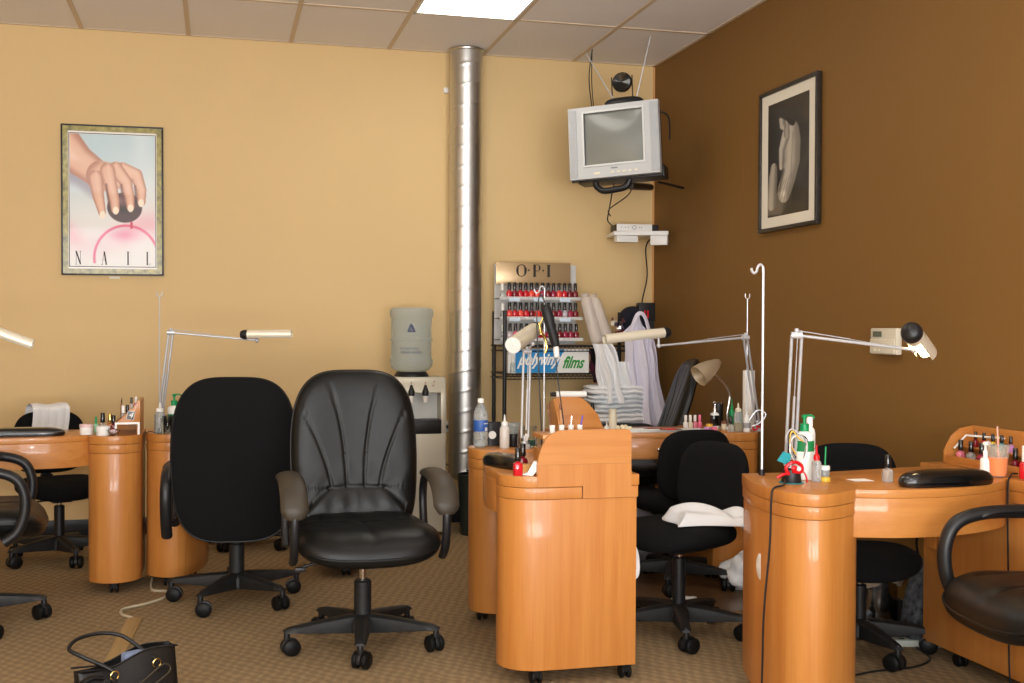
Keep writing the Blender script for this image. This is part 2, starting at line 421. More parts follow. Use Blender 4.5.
def star_base(t, R, rot, dusty=True, hub=.05, lh=.12, top=.2, chrome=None):
    """five legs with casters, gas column; local to thing t"""
    def leg():
        m = M(); n = 10; vs = []
        for i in range(n+1):
            u = i/n; x = .03+(R-.03)*u; wd = .03-.010*u; zt = lh+.016-.032*u**1.3; zb = lh-.055+.024*u
            if i == n: zt -= .006
            vs += [(x, -wd, zb), (x, wd, zb), (x, wd*.9, zt-.008), (x, wd*.45, zt), (x, -wd*.45, zt), (x, -wd*.9, zt-.008)]
        fs = []
        for i in range(n):
            for k in range(6): fs.append([i*6+k, i*6+(k+1) % 6, (i+1)*6+(k+1) % 6, (i+1)*6+k])
        fs += [[5, 4, 3, 2, 1, 0], [n*6+k for k in range(6)]]
        m.add(vs, fs)
        return m.mesh('base_leg', PLASTIC_D, .003)
    for k in range(5):
        a = rot+2*PI*k/5
        link('base_leg', cached('leg%.3f%.3f' % (R, lh), leg), t, (0, 0, 0), (0, 0, a))
        caster(t, (R-.012)*math.cos(a), (R-.012)*math.sin(a), a+random.uniform(-1.2, 1.2))
    def hubm():
        m = M(); m.lathe([(.03, lh-.06), (hub+.008, lh-.05), (hub+.006, lh-.01), (hub-.008, lh+.012), (.03, lh+.018)], n=28)
        return m.mesh('hub', PLASTIC_D)
    link('hub', cached('hub%.3f%.3f' % (hub, lh), hubm), t)

def back_front_fn(w, h):
    ly = -h/2+.33*h          # lumbar seam height
    def crease(d, s=.0048, k=.0055): return -k*math.exp(-(d/s)**2)
    def f(x, y):
        ax = abs(x); z = 0
        if y > ly:
            u = (y-ly)/(h/2-ly)
            z += crease(ax-(.036+.012*u+.075*u**2.4))
            z += crease(ax-(.098+.02*u+.19*u**1.5)) if u < .8 else 0
            z += .004
        if ax < .115: z += crease(y-ly-.004*math.cos(ax*18))
        d = (ax-.108)-(ly-y)*1.05
        if y < ly+.005: z += crease(d/1.45, .005, .006)
        if y < ly and ax < .108+(ly-y)*1.05: z += .010*math.sin(max(0, min(1, (ly-y)/.14))*PI)+.0014*math.sin(ax*90+y*20)*math.exp(-((y-ly+.05)/.05)**2)
        z += .0011*math.sin(x*70+math.sin(y*35)*1.4)*math.exp(-((y-ly)/.09)**2)
        return z
    return f
def exec_chair(label, loc, rz, seat_z=.47, base_rot=.3, group=None, recline=.16, worn=False, back_up=.235, bw=.53):
    t = thing('office_chair', label, 'office chair', loc, rz, group)
    star_base(t, .31, base_rot)
    cb = seat_z-.10
    obj('gas_lift', M().lathe([(.034, .1), (.034, min(.26, cb-.06)), (.028, min(.265, cb-.055)), (.028, min(.268, cb-.05))]), PLASTIC_D, t)
    obj('piston', M().cyl((0, 0, .2), (0, 0, cb), .014), CHROME, t)
    m = M(); m.box(-.055, .055, -.09, .09, cb-.05, cb); m.box(-.16, .16, -.13, .13, cb-.012, cb+.012)
    m.tube([(.0, .03, cb-.03), (.2, .03, cb-.035), (.235, .03, cb-.045)], .006); m.box(.225, .265, .015, .045, cb-.062, cb-.044)
    obj('tilt_mechanism', m, PLASTIC, t, bev=.006)
    # seat cushion: local +Y is forward
    def seat():
        def fr(x, y):
            z = -.006*math.exp(-((abs(x)-.0)/.004)**2)*(1 if y > -.05 else 0)
            z += -.006*math.exp(-((y+.02+.1*x*x)/.006)**2)
            z += -.006*math.exp(-((abs(x)-.16-.05*y)/.006)**2)
            return z+.0012*math.sin(x*50+y*30)
        m = M(); m.pad(.57, .53, .13, e=3.9, taper=lambda v: .93+.07*v, front=fr, bend=lambda x, y: .012*(x/.25)**2-.03*max(0, (y-.12)/.14)**2+.014*max(0, -(y+.1)/.1), edge=.42)
        return m.mesh('seat', LEATHER, ang=70)
    link('seat', cached('xseat', seat), t, (0, .045, seat_z-.045))
    def piping():
        m = M(); P = []
        for k in range(72):
            a = 2*PI*k/72; ca, sa = math.cos(a), math.sin(a); d = (abs(ca)**3.9+abs(sa)**3.9)**(-1/3.9)
            y = sa*d*.265; x = ca*d*.285*(.93+.07*sa*d)
            P.append((x*1.001, y*1.001, .012*(x/.25)**2-.03*max(0, (y-.12)/.14)**2+.014*max(0, -(y+.1)/.1)))
        return m.tube(P, .0045, 6, closed=True).mesh('piping', LEATHER)
    link('piping', cached('xpip', piping), t, (0, .045, seat_z-.045))
    # backrest
    H = .72; ee = 3.6
    btap = lambda v: .97-.07*max(0, v)**2-.05*max(0, -v)
    def back():
        m = M(); m.pad(bw, H, .11, e=ee, taper=btap, front=back_front_fn(bw, H), bend=lambda x, y: .35*x*x+.10*(y/.35)**2*.25, nr=64, na=150, back=.3, edge=.4, kb=1)
        return m.mesh('backrest', [LEATHER, FABRIC], ang=70)
    bk = link('backrest', cached('xback%.3f' % bw, back), t, (0, -.28, seat_z+back_up), (PI/2-recline, 0, PI))
    def bpip():
        m = M(); P = []
        for k in range(110):
            a = 2*PI*k/110; ca, sa = math.cos(a), math.sin(a); d = (abs(ca)**ee+abs(sa)**ee)**(-1/ee)
            v = sa*d; y = v*H/2; x = ca*d*bw/2*btap(v)
            P.append((x, y, .35*x*x+.025*(y/.35)**2))
        return m.tube(P, .005, 6, closed=True).mesh('piping', LEATHER)
    link('piping', cached('xbp%.3f' % bw, bpip), bk)
    # loop arms
    def arm():
        m = M(); h = .215
        P = smooth_path([(0, .16, -.07), (0, .21, -.03), (0, .236, .04), (0, .236, .12), (0, .20, .185), (0, .11, h-.002), (0, -.03, h), (0, -.15, h-.004), (0, -.215, h-.05), (0, -.232, h-.12), (0, -.21, .0), (0, -.165, -.07)], 6)
        return m.tube(P, .0145 if worn else .021, 12, flat=1.15, up=(1, 0, 0)).mesh('armrest', PLASTIC)
    def armpad():
        m = M(); h = .215
        P = smooth_path([(0, .240, .10), (0, .230, .14), (0, .19, .188), (0, .10, h+.005), (0, -.03, h+.010), (0, -.13, h+.004)] if worn else [(0, .14, .200), (0, .08, h+.003), (0, -.03, h+.006), (0, -.13, h+.0)], 6)
        n = len(P); r = [(.022 if worn else .017)*min(1, .55+.9*math.sin(PI*i/(n-1))) for i in range(n)]
        return m.tube(P, r, 14, flat=2.3 if worn else 1.7, up=(1, 0, 0)).mesh('arm_pad', LEATHER_W if worn else PLASTIC)
    for s in (-1, 1):
        a = link('armrest', cached('xarm%d' % worn, arm), t, (s*(.283 if worn else .29), .0, seat_z-.03))
        link('arm_pad', cached('xarmpad%d' % worn, armpad), a)
    return t
def task_chair(label, loc, rz, seat_z=.45, base_rot=.2, group=None, bh=.0, pistonmat=None):
    t = thing('task_chair', label, 'office chair', loc, rz, group)
    star_base(t, .29, base_rot, lh=.115)
    cb = seat_z-.10
    obj('gas_lift', M().lathe([(.027, .1), (.027, cb-.05), (.02, cb-.045)]), PLASTIC, t)
    obj('piston', M().cyl((0, 0, .2), (0, 0, cb), .013), CHROME, t)
    m = M(); m.box(-.05, .05, -.11, .07, cb-.025, cb); m.box(-.11, .11, -.11, .11, cb-.005, cb+.012)
    m.tube([(.03, 0, cb-.015), (.21, .02, cb-.02)], .005); m.ball((.215, .02, cb-.02), .012)
    obj('tilt_mechanism', m, PLASTIC, t, bev=.004)
    def seat():
        m = M(); m.pad(.46, .43, .10, e=2.7, taper=lambda v: .95+.05*v, bend=lambda x, y: .01*(x/.2)**2-.02*max(0, (y-.1)/.1)**2, edge=.42)
        return m.mesh('seat', FABRIC, ang=70)
    link('seat', cached('tseat', seat), t, (0, 0.0, seat_z-.05))
    m = M()
    P = smooth_path([(0, -.08, cb-.01), (0, -.22, cb-.012), (0, -.265, cb+.04), (0, -.262, seat_z+.1), (0, -.25, seat_z+.24+bh)], 6)
    m.tube(P, .012, 8, flat=2.2, up=(1, 0, 0))
    for i in range(9): m.box(-.03, .03, -.278, -.248, cb+.06+i*.022, cb+.071+i*.022)
    obj('back_post', m, PLASTIC, t)
    m = M(); m.cyl((0, -.31, seat_z+.19+bh), (0, -.25, seat_z+.19+bh), .009); m.lathe([(0, 0), (.02, 0), (.021, .012), (.016, .02), (0, .02)], mtx=Matrix.Translation(V((0, -.315, seat_z+.19+bh))) @ Matrix.Rotation(-PI/2, 4, 'X'))
    obj('back_knob', m, PLASTIC, t)
    def back():
        m = M(); m.pad(.40, .34, .07, e=3.3, taper=lambda v: .96-.04*v, bend=lambda x, y: .6*x*x, edge=.42)
        return m.mesh('backrest', FABRIC, ang=70)
    link('backrest', cached('tback', back), t, (0, -.215, seat_z+.21+bh), (PI/2-.08, 0, PI))
    return t
def rzf(dx, dy): return math.atan2(dy, dx)-PI/2   # local +Y -> (dx,dy)

exec_chair('black leather high-back office chair facing the camera, centre of the salon', (.55, 4.47, 0), rzf(.02, -1), .477, base_rot=rzf(.02,-1)*-1+math.atan2(-.33, -.05), worn=True)
exec_chair('black high-back office chair seen from behind, left of the chair facing us', (.085, 5.36, 0), rzf(.06, 1), .435, base_rot=.45, recline=.08, bw=.545)
exec_chair('black leather office chair cut off at the left edge beside the left table', (-1.01, 5.16, 0), rzf(1, .1), .49, base_rot=.38)
exec_chair('black leather office chair at the right edge turned in front of the right table', (2.385, 2.78, 0), rzf(-.985, .12), .50, base_rot=.5)
exec_chair('black leather high-back chair in the far right corner behind the back table', (2.20, 5.98, 0), rzf(-.97, .22), .50, base_rot=.1, recline=.34)
task_chair('armless black fabric task chair with a white towel on its seat', (1.83, 4.36, 0), rzf(-.93, -.38), .465, base_rot=rzf(-.93, -.38)*-1+math.atan2(-.3, -.09), bh=-.065)
task_chair('armless black fabric task chair at the back table with its back to us', (2.17, 5.22, 0), rzf(-.08, 1), .46, base_rot=.35, bh=-.06)
task_chair('armless black fabric task chair behind the right manicure table', (2.42, 3.97, 0), rzf(-.35, -1), .41, base_rot=.62)
task_chair('armless black fabric task chair behind the left table with white towel over its back', (-.82, 6.52, 0), rzf(.4, -1), .44, base_rot=.35, bh=-.035)
task_chair('armless black task chair far back, its base seen between the two leather chairs', (.2, 6.75, 0), rzf(0, -1), .44, base_rot=.9)

# ------------------------------------------------------------------ manicure tables
def pedestal(table, poly, o, casters, zt=.74, hgrain=False, band=True, grow=.004):
    cx = sum(p[0] for p in poly)/len(poly); cy = sum(p[1] for p in poly)/len(poly)
    def gr(d): return [(cx+(x-cx)*(1+d/.13), cy+(y-cy)*(1+d/.13)) for x, y in poly]
    b = obj('pedestal', M().prism(poly, .055, zt-.082), WV, table, org=o, bev=.003)
    obj('pedestal_band', M().prism(gr(grow*.6), zt-.0805, zt-.041), WV, table, org=o, bev=.0015)
    obj('pedestal_groove', M().prism(gr(-.003), zt-.09, zt-.03), GROOVE, b, org=o)
    obj('pedestal_top', M().prism(gr(grow), zt-.0395, zt), WV if not hgrain else WH, table, org=o, bev=.003)
    for (x, y) in casters:
        m = M(); m.cyl((x, y, .055), (x, y, .04), .02); m.box(x-.012, x+.012, y-.02, y+.02, .025, .05)
        for s in (-1, 1): m.lathe([(0, -.007), (.021, -.007), (.0255, -.003), (.0255, .003), (.021, .007), (0, .007)], n=20, mtx=Matrix.Translation(V((x+s*.013, y, .0256))) @ Matrix.Rotation(PI/2, 4, 'Y'))
        obj('caster', m, RUBBER, b, org=o)
    return b
def table_thing(label, o): return thing('manicure_table', label, 'manicure table', o)
def hutch(table, o, x0, x1, y0, y1, z, h, open_dir, wm=WH, low=.0):
    pass

# ---- right table
o = (2.3, 3.45, 0)
tr = table_thing('wooden manicure table at the right with curved apron and lamp', o)
polyR = sm2([(1.805, 3.72), (1.742, 3.52), (1.728, 3.36), (1.748, 3.25), (1.815, 3.20), (1.91, 3.232), (2.005, 3.31), (2.062, 3.44), (2.078, 3.60), (2.055, 3.71)], 5)
pedestal(tr, polyR, o, [(1.85, 3.30), (1.88, 3.64), (2.0, 3.62)])
polyR2 = [(2.645, 3.885), (2.832, 3.885), (2.832, 3.0)]+sm2([(2.832, 3.0), (2.74, 2.95), (2.655, 3.02), (2.645, 3.2)], 5)
pedestal(tr, polyR2, o, [(2.68, 3.70), (2.7, 3.15)])
front = sm2([(1.93, 3.30), (2.02, 3.262), (2.12, 3.235), (2.3, 3.232), (2.48, 3.285), (2.60, 3.36), (2.66, 3.44)], 6)
back_ = [(2.66, 3.80), (2.07, 3.70), (2.0, 3.55)]
obj('tabletop', M().prism(front+back_, .712, .7395), WH, tr, org=o, bev=.003)
inner = [(x, y+.022) for x, y in front][::-1]
obj('apron', M().prism(front+inner, .585, .7118), WH, tr, org=o, bev=.002)
obj('door_strip', M().box(2.636, 2.6445, 3.80, 3.86, .42, .66), WV, tr, org=o, bev=.002)
m = M(); m.lathe([(0, 0), (.038, 0), (.04, .004), (.034, .008), (0, .008)], mtx=Matrix.Translation(V((1.738, 3.44, .47))) @ Matrix.Rotation(-PI/2, 4, 'Y') @ Matrix.Diagonal(V((1.25, .8, 1, 1))))
obj('cable_grommet', m, WHITE, tr, org=o)

# ---- middle table (its near pedestal end faces the camera)
o = (1.2, 4.3, 0)
tm = table_thing('wooden manicure table in the middle, seen end-on with tall rounded side panel', o)
pr = .125
polyM = [(1.444, 3.83), (1.444, 4.08)]+arc(1.095, 3.955, .13, 90, 270, 14, .125)
pedestal(tm, polyM, o, [(1.085, 3.87), (1.415, 3.865), (1.40, 4.04), (1.08, 4.03)], zt=.735, grow=.003)
# tall side panel standing in front of the organiser shelf: local XZ outline
def xz_prism(pts, y0, y1): # outline in XZ extruded in y
    return M().prism([(x, z) for x, z in pts], -y1, -y0, Matrix.Rotation(PI/2, 4, 'X'))
ptsl = [(1.2425, .654), (1.445, .654), (1.445, .69), (1.424, .69), (1.422, .775), (1.077, .775), (1.076, .736), (1.076, .70), (1.2425, .70)]
obj('side_panel', xz_prism(ptsl, 3.8262, 3.842), WV, tm, org=o)
pts = [(1.422, .7755), (1.422, .878)]+[(x, z) for x, z in arc(1.404, .877, .018, 0, 90, 5)]+sm2([(1.235, .896), (1.165, .894), (1.12, .878), (1.096, .845), (1.08, .80), (1.077, .7755)], 5)
obj('side_panel', xz_prism(pts, 3.8262, 3.842), WH, tm, org=o)
m = M(); m.box(1.10, 1.412, 3.843, 3.985, .862, .878); m.box(1.10, 1.412, 3.843, 3.985, .7355, .742); m.box(1.402, 1.414, 3.843, 3.99, .742, .862); m.box(1.09, 1.102, 3.843, 3.93, .7355, .83)
obj('organizer_shelf', m, WH, tm, org=o, bev=.002)
obj('door', M().box(1.438, 1.449, 3.842, 4.06, .39, .66), WV, tm, org=o, bev=.002)
m = M(); m.box(1.2395, 1.2415, 3.825, 3.8285, .655, .6985); obj('inlay_groove', m, GROOVE, tm, org=o)
polyF = sm2([(1.35, 4.86), (1.12, 4.90), (1.055, 4.84), (1.042, 4.76), (1.058, 4.69), (1.12, 4.645), (1.22, 4.64)], 5)+[(1.68, 4.64), (1.68, 4.88)]
pedestal(tm, polyF, o, [(1.10, 4.78), (1.5, 4.7), (1.5, 4.83)])
fr = sm2([(1.12, 4.70), (1.07, 4.58), (1.02, 4.42), (.985, 4.26), (.968, 4.13), (.975, 4.02), (1.02, 3.95)], 6)
obj('tabletop', M().prism(fr+[(1.40, 4.02), (1.50, 4.66)], .708, .7345), WY, tm, org=o, bev=.003)
obj('apron', M().prism(fr+[(x+.022, y) for x, y in fr][::-1], .585, .7078), WY, tm, org=o, bev=.002)
# organiser at the far end
pts = sm2([(0, .74), (0, .80), (.04, .87), (.10, .935), (.15, .945)], 5)+[(.24, .945), (.24, .74)]
def yz_poly(x0, x1, pts, y0): # outline (dy, z)
    return M().prism([(y0+d, z) for d, z in pts], x0, x1, Matrix(((0, 0, 1, 0), (1, 0, 0, 0), (0, 1, 0, 0), (0, 0, 0, 1))))
pts2 = [(1.43, .741), (1.43, .93)]+sm2([(1.43, .93), (1.445, .945), (1.47, .95)], 3)+[(1.555, .947), (1.585, .93), (1.64, .87), (1.67, .80), (1.67, .741)]
obj('organizer_panel', xz_prism(pts2, 4.84, 4.858), WH, tm, org=o, bev=.003)
pts3 = [(0, .741), (.16, .741), (.16, .93), (.10, .945), (.03, .86), (0, .80)]
obj('organizer_side', yz_poly(1.42, 1.435, pts3, 4.70), WH, tm, org=o, bev=.002)
obj('organizer_shelf', M().box(1.435, 1.64, 4.74, 4.84, .80, .812), WH, tm, org=o, bev=.002)

# ---- left table
o = (-.9, 5.8, 0)
tl = table_thing('wooden manicure table at the left edge with cylindrical end pedestal', o)
cyl = [(-.352, 6.02)]+[(-.59, 6.02)]+arc(-.471, 5.72, .119, 180, 360, 16, .118)
pedestal(tl, cyl, o, [(-.47, 5.66), (-.5, 5.95)])
pedestal(tl, [(x-1.15, y) for x, y in cyl], o, [(-1.62, 5.66), (-1.6, 5.95)])
fr = sm2([(-1.52, 5.70), (-1.3, 5.61), (-1.05, 5.585), (-.80, 5.605), (-.66, 5.65), (-.58, 5.71)], 6)
obj('tabletop', M().prism(fr+[(-.58, 6.02), (-1.52, 6.02)], .712, .7395), WH, tl, org=o, bev=.003)
obj('apron', M().prism(fr+[(x, y+.022) for x, y in fr][::-1], .595, .7118), WH, tl, org=o, bev=.002)
# organiser with a small number plate, on the pedestal top
pts = [(-.455, .741), (-.455, .768), (-.405, .80), (-.372, .86), (-.366, .872), (-.352, .872), (-.352, .741)]
m = xz_prism([(-.47, .80), (-.462, .80), (-.40, .856), (-.372, .885), (-.372, .90), (-.355, .90), (-.355, .80)], 5.665, 5.675)
m2 = M(); 
obj('organizer_side', m, WH, tl, org=o, bev=.001)
obj('organizer_side', xz_prism([(-.50, .741), (-.47, .80), (-.40, .856), (-.372, .885), (-.372, .90), (-.355, .90), (-.355, .741)], 5.93, 5.945), WH, tl, org=o, bev=.001)
m = M(); m.box(-.371, -.356, 5.675, 5.93, .741, .9); m.box(-.47, -.371, 5.675, 5.93, .796, .804); m.box(-.41, -.371, 5.72, 5.93, .85, .857)
obj('organizer_shelf', m, WH, tl, org=o, bev=.001)
m = M(); m.box(-.366, -.357, 5.665, 5.675, .741, .80); m.box(-.468, -.357, 5.6652, 5.675, .79, .80); m.box(-.468, -.46, 5.665, 5.675, .77, .8)
obj('organizer_bracket', m, WHITE, tl, org=o)
pl = obj('number_plate', M().box(-.0155, .0155, -.001, .001, -.019, .019), BLACKG, tl, loc=(-.397-o[0], 5.6635-o[1], .832), rot=(0, .2, 0))
m = M(); m.box(-.0165, .0165, -.0008, .0012, -.020, .020); obj('plate_border', m, WHITE, pl)
lettering('4', .04, WHITE, pl, (0, -.0012, 0), (PI/2, 0, 0), name='numeral', shear=.2)

# ---- table beside it, mostly behind the two leather chairs
o = (.2, 5.9, 0)
t2 = table_thing('wooden manicure table mostly hidden behind the two black leather chairs', o)
p2 = [(-.045, 6.02), (-.335, 6.02)]+sm2([(-.335, 5.84), (-.325, 5.76), (-.28, 5.70), (-.215, 5.675), (-.15, 5.70), (-.095, 5.80), (-.06, 5.92)], 5)
pedestal(t2, p2, o, [(-.23, 5.76), (-.12, 5.93)])
p3 = [(.74, 6.05), (.50, 6.05)]+arc(.62, 5.83, .12, 180, 360, 14, .115)
pedestal(t2, p3, o, [(.63, 5.80), (.6, 6.0)])
fr = sm2([(-.06, 5.80), (.1, 5.70), (.28, 5.67), (.44, 5.71), (.52, 5.80)], 6)
obj('tabletop', M().prism(fr+[(.52, 6.03), (-.06, 6.02)], .712, .7395), WH, t2, org=o, bev=.003)
obj('apron', M().prism(fr+[(x, y+.022) for x, y in fr][::-1], .60, .7118), WH, t2, org=o, bev=.002)

# ---- back table
o = (2.2, 5.4, 0)
tb = table_thing('wooden manicure table at the back right with a drawer and chrome knob', o)
p4 = [(2.74, 5.66), (2.37, 5.66), (2.37, 5.22)]+sm2([(2.37, 5.22), (2.40, 5.185), (2.46, 5.175), (2.56, 5.18), (2.60, 5.21), (2.62, 5.26), (2.66, 5.40), (2.74, 5.66)], 4)[:-1]
pedestal(tb, p4, o, [(2.45, 5.26), (2.45, 5.6)])
p5 = [(1.62, 5.66), (1.62, 5.33), (1.86, 5.33), (1.86, 5.66)]
pedestal(tb, p5, o, [(1.7, 5.4), (1.7, 5.6)])
obj('tabletop', M().prism([(1.86, 5.30), (2.37, 5.22), (2.37, 5.62), (1.86, 5.66)], .715, .7395), WH, tb, org=o, bev=.003)
obj('apron', M().prism([(1.86, 5.31), (2.37, 5.23), (2.37, 5.25), (1.86, 5.33)], .61, .7148), WH, tb, org=o, bev=.002)
m = M(); a = rzf(.51, -.08)+PI/2
dr = obj('drawer', M().box(-.20, .20, -.006, .006, -.043, .043), WH, tb, loc=(2.14-o[0], 5.262-o[1], .66), rot=(0, 0, a), bev=.002)
m = M(); m.ball((0, 0, 0), .010); m.cyl((0, 0, 0), (0, .02, 0), .004); obj('knob', m, CHROME, dr, loc=(-.045, -.022, .0))

# ------------------------------------------------------------------ swing-arm lamps, rods
def swing_lamp(label, base, elbow, tip, h0, h1, r=.02, cap0=True, cap1=False, on=False, knuckle=None, off=(0, .02, 0), clampmat=None):
    base, elbow, tip, h0, h1 = map(V, (base, elbow, tip, h0, h1))
    t = thing('swing_arm_lamp', label, 'desk lamp', base)
    L = lambda p: V(p)-base
    d = V(off)
    m = M(); m.cyl((0, 0, 0), (0, 0, .03), .014); m.box(-.018, .018, -.02, .02, 0, .018); m.cyl((0, 0, .03), (0, 0, .055), .008)
    obj('clamp', m, SILVERP, t, bev=.002)
    m = M(); s = V((0, 0, .045))
    m.cyl(s-d*.5, L(elbow)-d*.5, .0055, n=10); m.cyl(s+d*.5, L(elbow)+d*.5, .0055, n=10)
    e = (L(elbow)-s).normalized(); side = d.normalized().cross(e) if d.length else V((1, 0, 0))
    m.cyl(s+side*.022+e*.03, s+side*.022+e*(.55*(L(elbow)-s).length), .0045, n=10)
    m.cyl(s+side*.022+e*(.5*(L(elbow)-s).length), L(elbow)+side*.022, .0016, n=6)
    obj('lower_arm', m, SILVERP, t)
    m = M(); f = (tip-elbow).normalized()
    m.cyl(L(elbow)-f*.005, L(tip), .0052, n=10)
    u = V((0, 0, .016)); m.cyl(L(elbow)+u, L(elbow)+(tip-elbow)*.45+u*.6, .0018, n=6); m.cyl(L(elbow)+(tip-elbow)*.42+u*.6, L(tip)-f*.03, .001, n=6)
    obj('upper_arm', m, SILVERP, t)
    m = M(); m.cyl(L(elbow)-d.normalized()*.018, L(elbow)+d.normalized()*.018, .012, n=16); m.ball(L(elbow)+u, .008); obj('joint', m, SILVERP, t); m = M(); m.ball(L(tip), .011)
    ax = (h1-h0); hl = ax.length; ax.normalize(); near = h0+ax*max(0, min(hl, (tip-h0).dot(ax)))
    m.cyl(L(tip), L(near), .006)
    obj('joint', m, SILVERP, t)
    # head: open-bottomed tube shade
    q = ax.to_track_quat('Z', 'Y').to_matrix().to_4x4()
    mt = Matrix.Translation(L(h0)) @ q
    dn = q.inverted() @ V((0, 0, -1, )) ; adn = math.atan2(dn.y, dn.x)
    sh = M(); n = 26; vs = []
    col_len = hl*.22
    sh.lathe([(r*.6, 0), (r, .004), (r, col_len)], mtx=mt, n=24)
    def fn(uu, vv):
        a = adn+.75+(2*PI-1.5)*uu
        return mt @ V((r*1.04*math.cos(a), r*1.04*math.sin(a), col_len+(hl-col_len)*vv))
    sh.grid(fn, n, 4)
    def fn2(uu, vv):
        a = adn+.75+(2*PI-1.5)*uu
        return mt @ V((r*.97*math.cos(a), r*.97*math.sin(a), col_len+(hl-col_len)*vv))
    sh.grid(fn2, n, 4)
    hd = obj('lamp_shade', sh, CREAM, t)
    if cap0: obj('end_cap', M().lathe([(r*1.03, .012), (r*1.06, 0), (r*.98, -.012), (r*.7, -.022), (0, -.027)], mtx=mt), PLASTIC, t)
    if cap1: obj('end_disc', M().lathe([(0, hl-.004), (r*1.04, hl-.004), (r*1.04, hl), (0, hl+.002)], mtx=mt), WHITE, t)
    bm_ = M().lathe([(0, col_len), (r*.6, col_len+.005), (r*.6, hl-.012), (0, hl-.006)], mtx=mt)
    if on: obj('bulb', bm_, BULB, t)
    else: obj('bulb', bm_, WHITE, t)
    return t
BULB = mat('lit_lamp_tube', (255, 225, 175), .5, emis=22)
swing_lamp('silver swing-arm lamp on the right table, head lit, over the brown wall', (1.90, 3.56, .74), (1.868, 3.46, 1.232), (2.27, 3.40, 1.185), (2.235, 3.36, 1.243), (2.36, 3.46, 1.172), r=.034, on=True, off=(.03, -.012, 0))
swing_lamp('silver swing-arm lamp of the left table, cream head against the tan wall', (-.275, 5.85, .74), (-.222, 5.80, 1.222), (.185, 5.75, 1.186), (.128, 5.74, 1.214), (.348, 5.68, 1.216), r=.0225, off=(.02, 0, 0))
swing_lamp('silver swing-arm lamp of the back table reaching left toward the bags', (2.63, 5.27, .74), (2.478, 5.10, 1.212), (2.03, 5.10, 1.172), (2.065, 5.10, 1.235), (1.745, 5.06, 1.20), r=.024, off=(.02, 0, 0), cap1=False)
swing_lamp('swing-arm lamp on the middle table with round cream head pointing at us', (1.265, 4.70, .74), (1.30, 4.80, 1.15), (1.315, 4.76, 1.185), (1.345, 4.84, 1.245), (1.185, 4.60, 1.180), r=.033, off=(.03, 0, 0), cap1=True)
swing_lamp('cream swing-arm lamp head entering from the left edge of the view', (-1.40, 5.85, .74), (-1.42, 5.75, 1.25), (-1.0, 5.45, 1.24), (-1.02, 5.3, 1.262), (-.775, 5.3, 1.168), r=.024, off=(.02, 0, 0))

def hook_rod(label, base, h, r=.0035, dirx=-1, hook=True, fork=False, m_=None):
    t = tag(obj('hook_stand', _hook(h, r, dirx, fork), m_ or SILVERP, loc=base), label, 'hook stand')
    obj('socket', M().cyl((0, 0, 0), (0, 0, .02), r*2.4, r*2), PLASTIC, t)
    return t
def _hook(h, r, dx, fork):
    m = M()
    if fork:
        m.tube([(0, 0, 0), (0, 0, h-.02)], r, 8)
        m.tube(smooth_path([(-.012, 0, h+.006), (-.011, 0, h-.012), (0, 0, h-.021), (.011, 0, h-.012), (.012, 0, h+.006)], 5), r*.9, 8)
    else:
        P = [(0, 0, 0), (0, 0, h-.03)]
        P += smooth_path([(0, 0, h-.03), (dx*.002, 0, h-.008), (dx*.012, 0, h), (dx*.022, 0, h-.010), (dx*.026, 0, h-.024), (dx*.036, 0, h-.030), (dx*.044, 0, h-.022), (dx*.045, 0, h-.012)], 5)[1:]
        m.tube(P, r, 8)
    return m
hook_rod('tall thin silver hook stand at the left corner of the right table', (1.845, 3.66, .742), .735, .0045)
hook_rod('short forked silver rod standing in the white roll on the back table', (2.60, 5.33, .742), .685, .003, fork=True)
hook_rod('thin silver hook stand behind the pump bottle on the left', (-.275, 5.80, .742), .675, .0028, dirx=1, fork=True)
hd = hook_rod('thin silver hook stand beside the black drill on the middle table', (1.355, 4.72, .742), .69, .003)
# nail drill handpiece hanging by the rod
t = thing('nail_drill', 'black electric nail drill hanging over the middle table by its hook', 'nail drill', (1.40, 4.70, 1.18))
m = M(); m.lathe([(.006, -.01), (.017, 0), (.021, .03), (.019, .08), (.025, .12), (.022, .165), (.01, .18)], mtx=Matrix.Rotation(-.28, 4, 'Y')); obj('grip', m, mat('ribbed_black_rubber', (28, 28, 30), .5, bump=1, bscale=150), t)
obj('tip', M().lathe([(.010, 0), (.013, -.02), (.012, -.05), (.006, -.055)], mtx=Matrix.Rotation(-.1, 4, 'Y')), WHITE, t)
m = M(); m.tube(smooth_path([(-.045, 0, .17), (-.07, 0, .215), (-.085, 0, .12), (-.075, 0, -.1), (-.065, 0, -.3), (-.06, 0, -.435)], 6), .0028, 6)
m.tube(smooth_path([(0, 0, -.05), (.012, 0, -.16), (.03, 0, -.28), (.045, 0, -.40)], 6), .0026, 6); obj('cord', m, PLASTIC, t)
t = obj('gold_clamp', M().tube(smooth_path([(1.325, 4.70, 1.275), (1.335, 4.70, 1.235), (1.352, 4.70, 1.21), (1.36, 4.70, 1.17), (1.352, 4.70, 1.145)], 5), .0065, 8).tube([(1.345, 4.70, 1.30), (1.328, 4.70, 1.265), (1.335, 4.70, 1.225)], .005, 8), BRASS, org=(1.335, 4.7, 1.2)); tag(t, 'gold metal clip hanging beside the round lamp head on the middle table', 'clip')

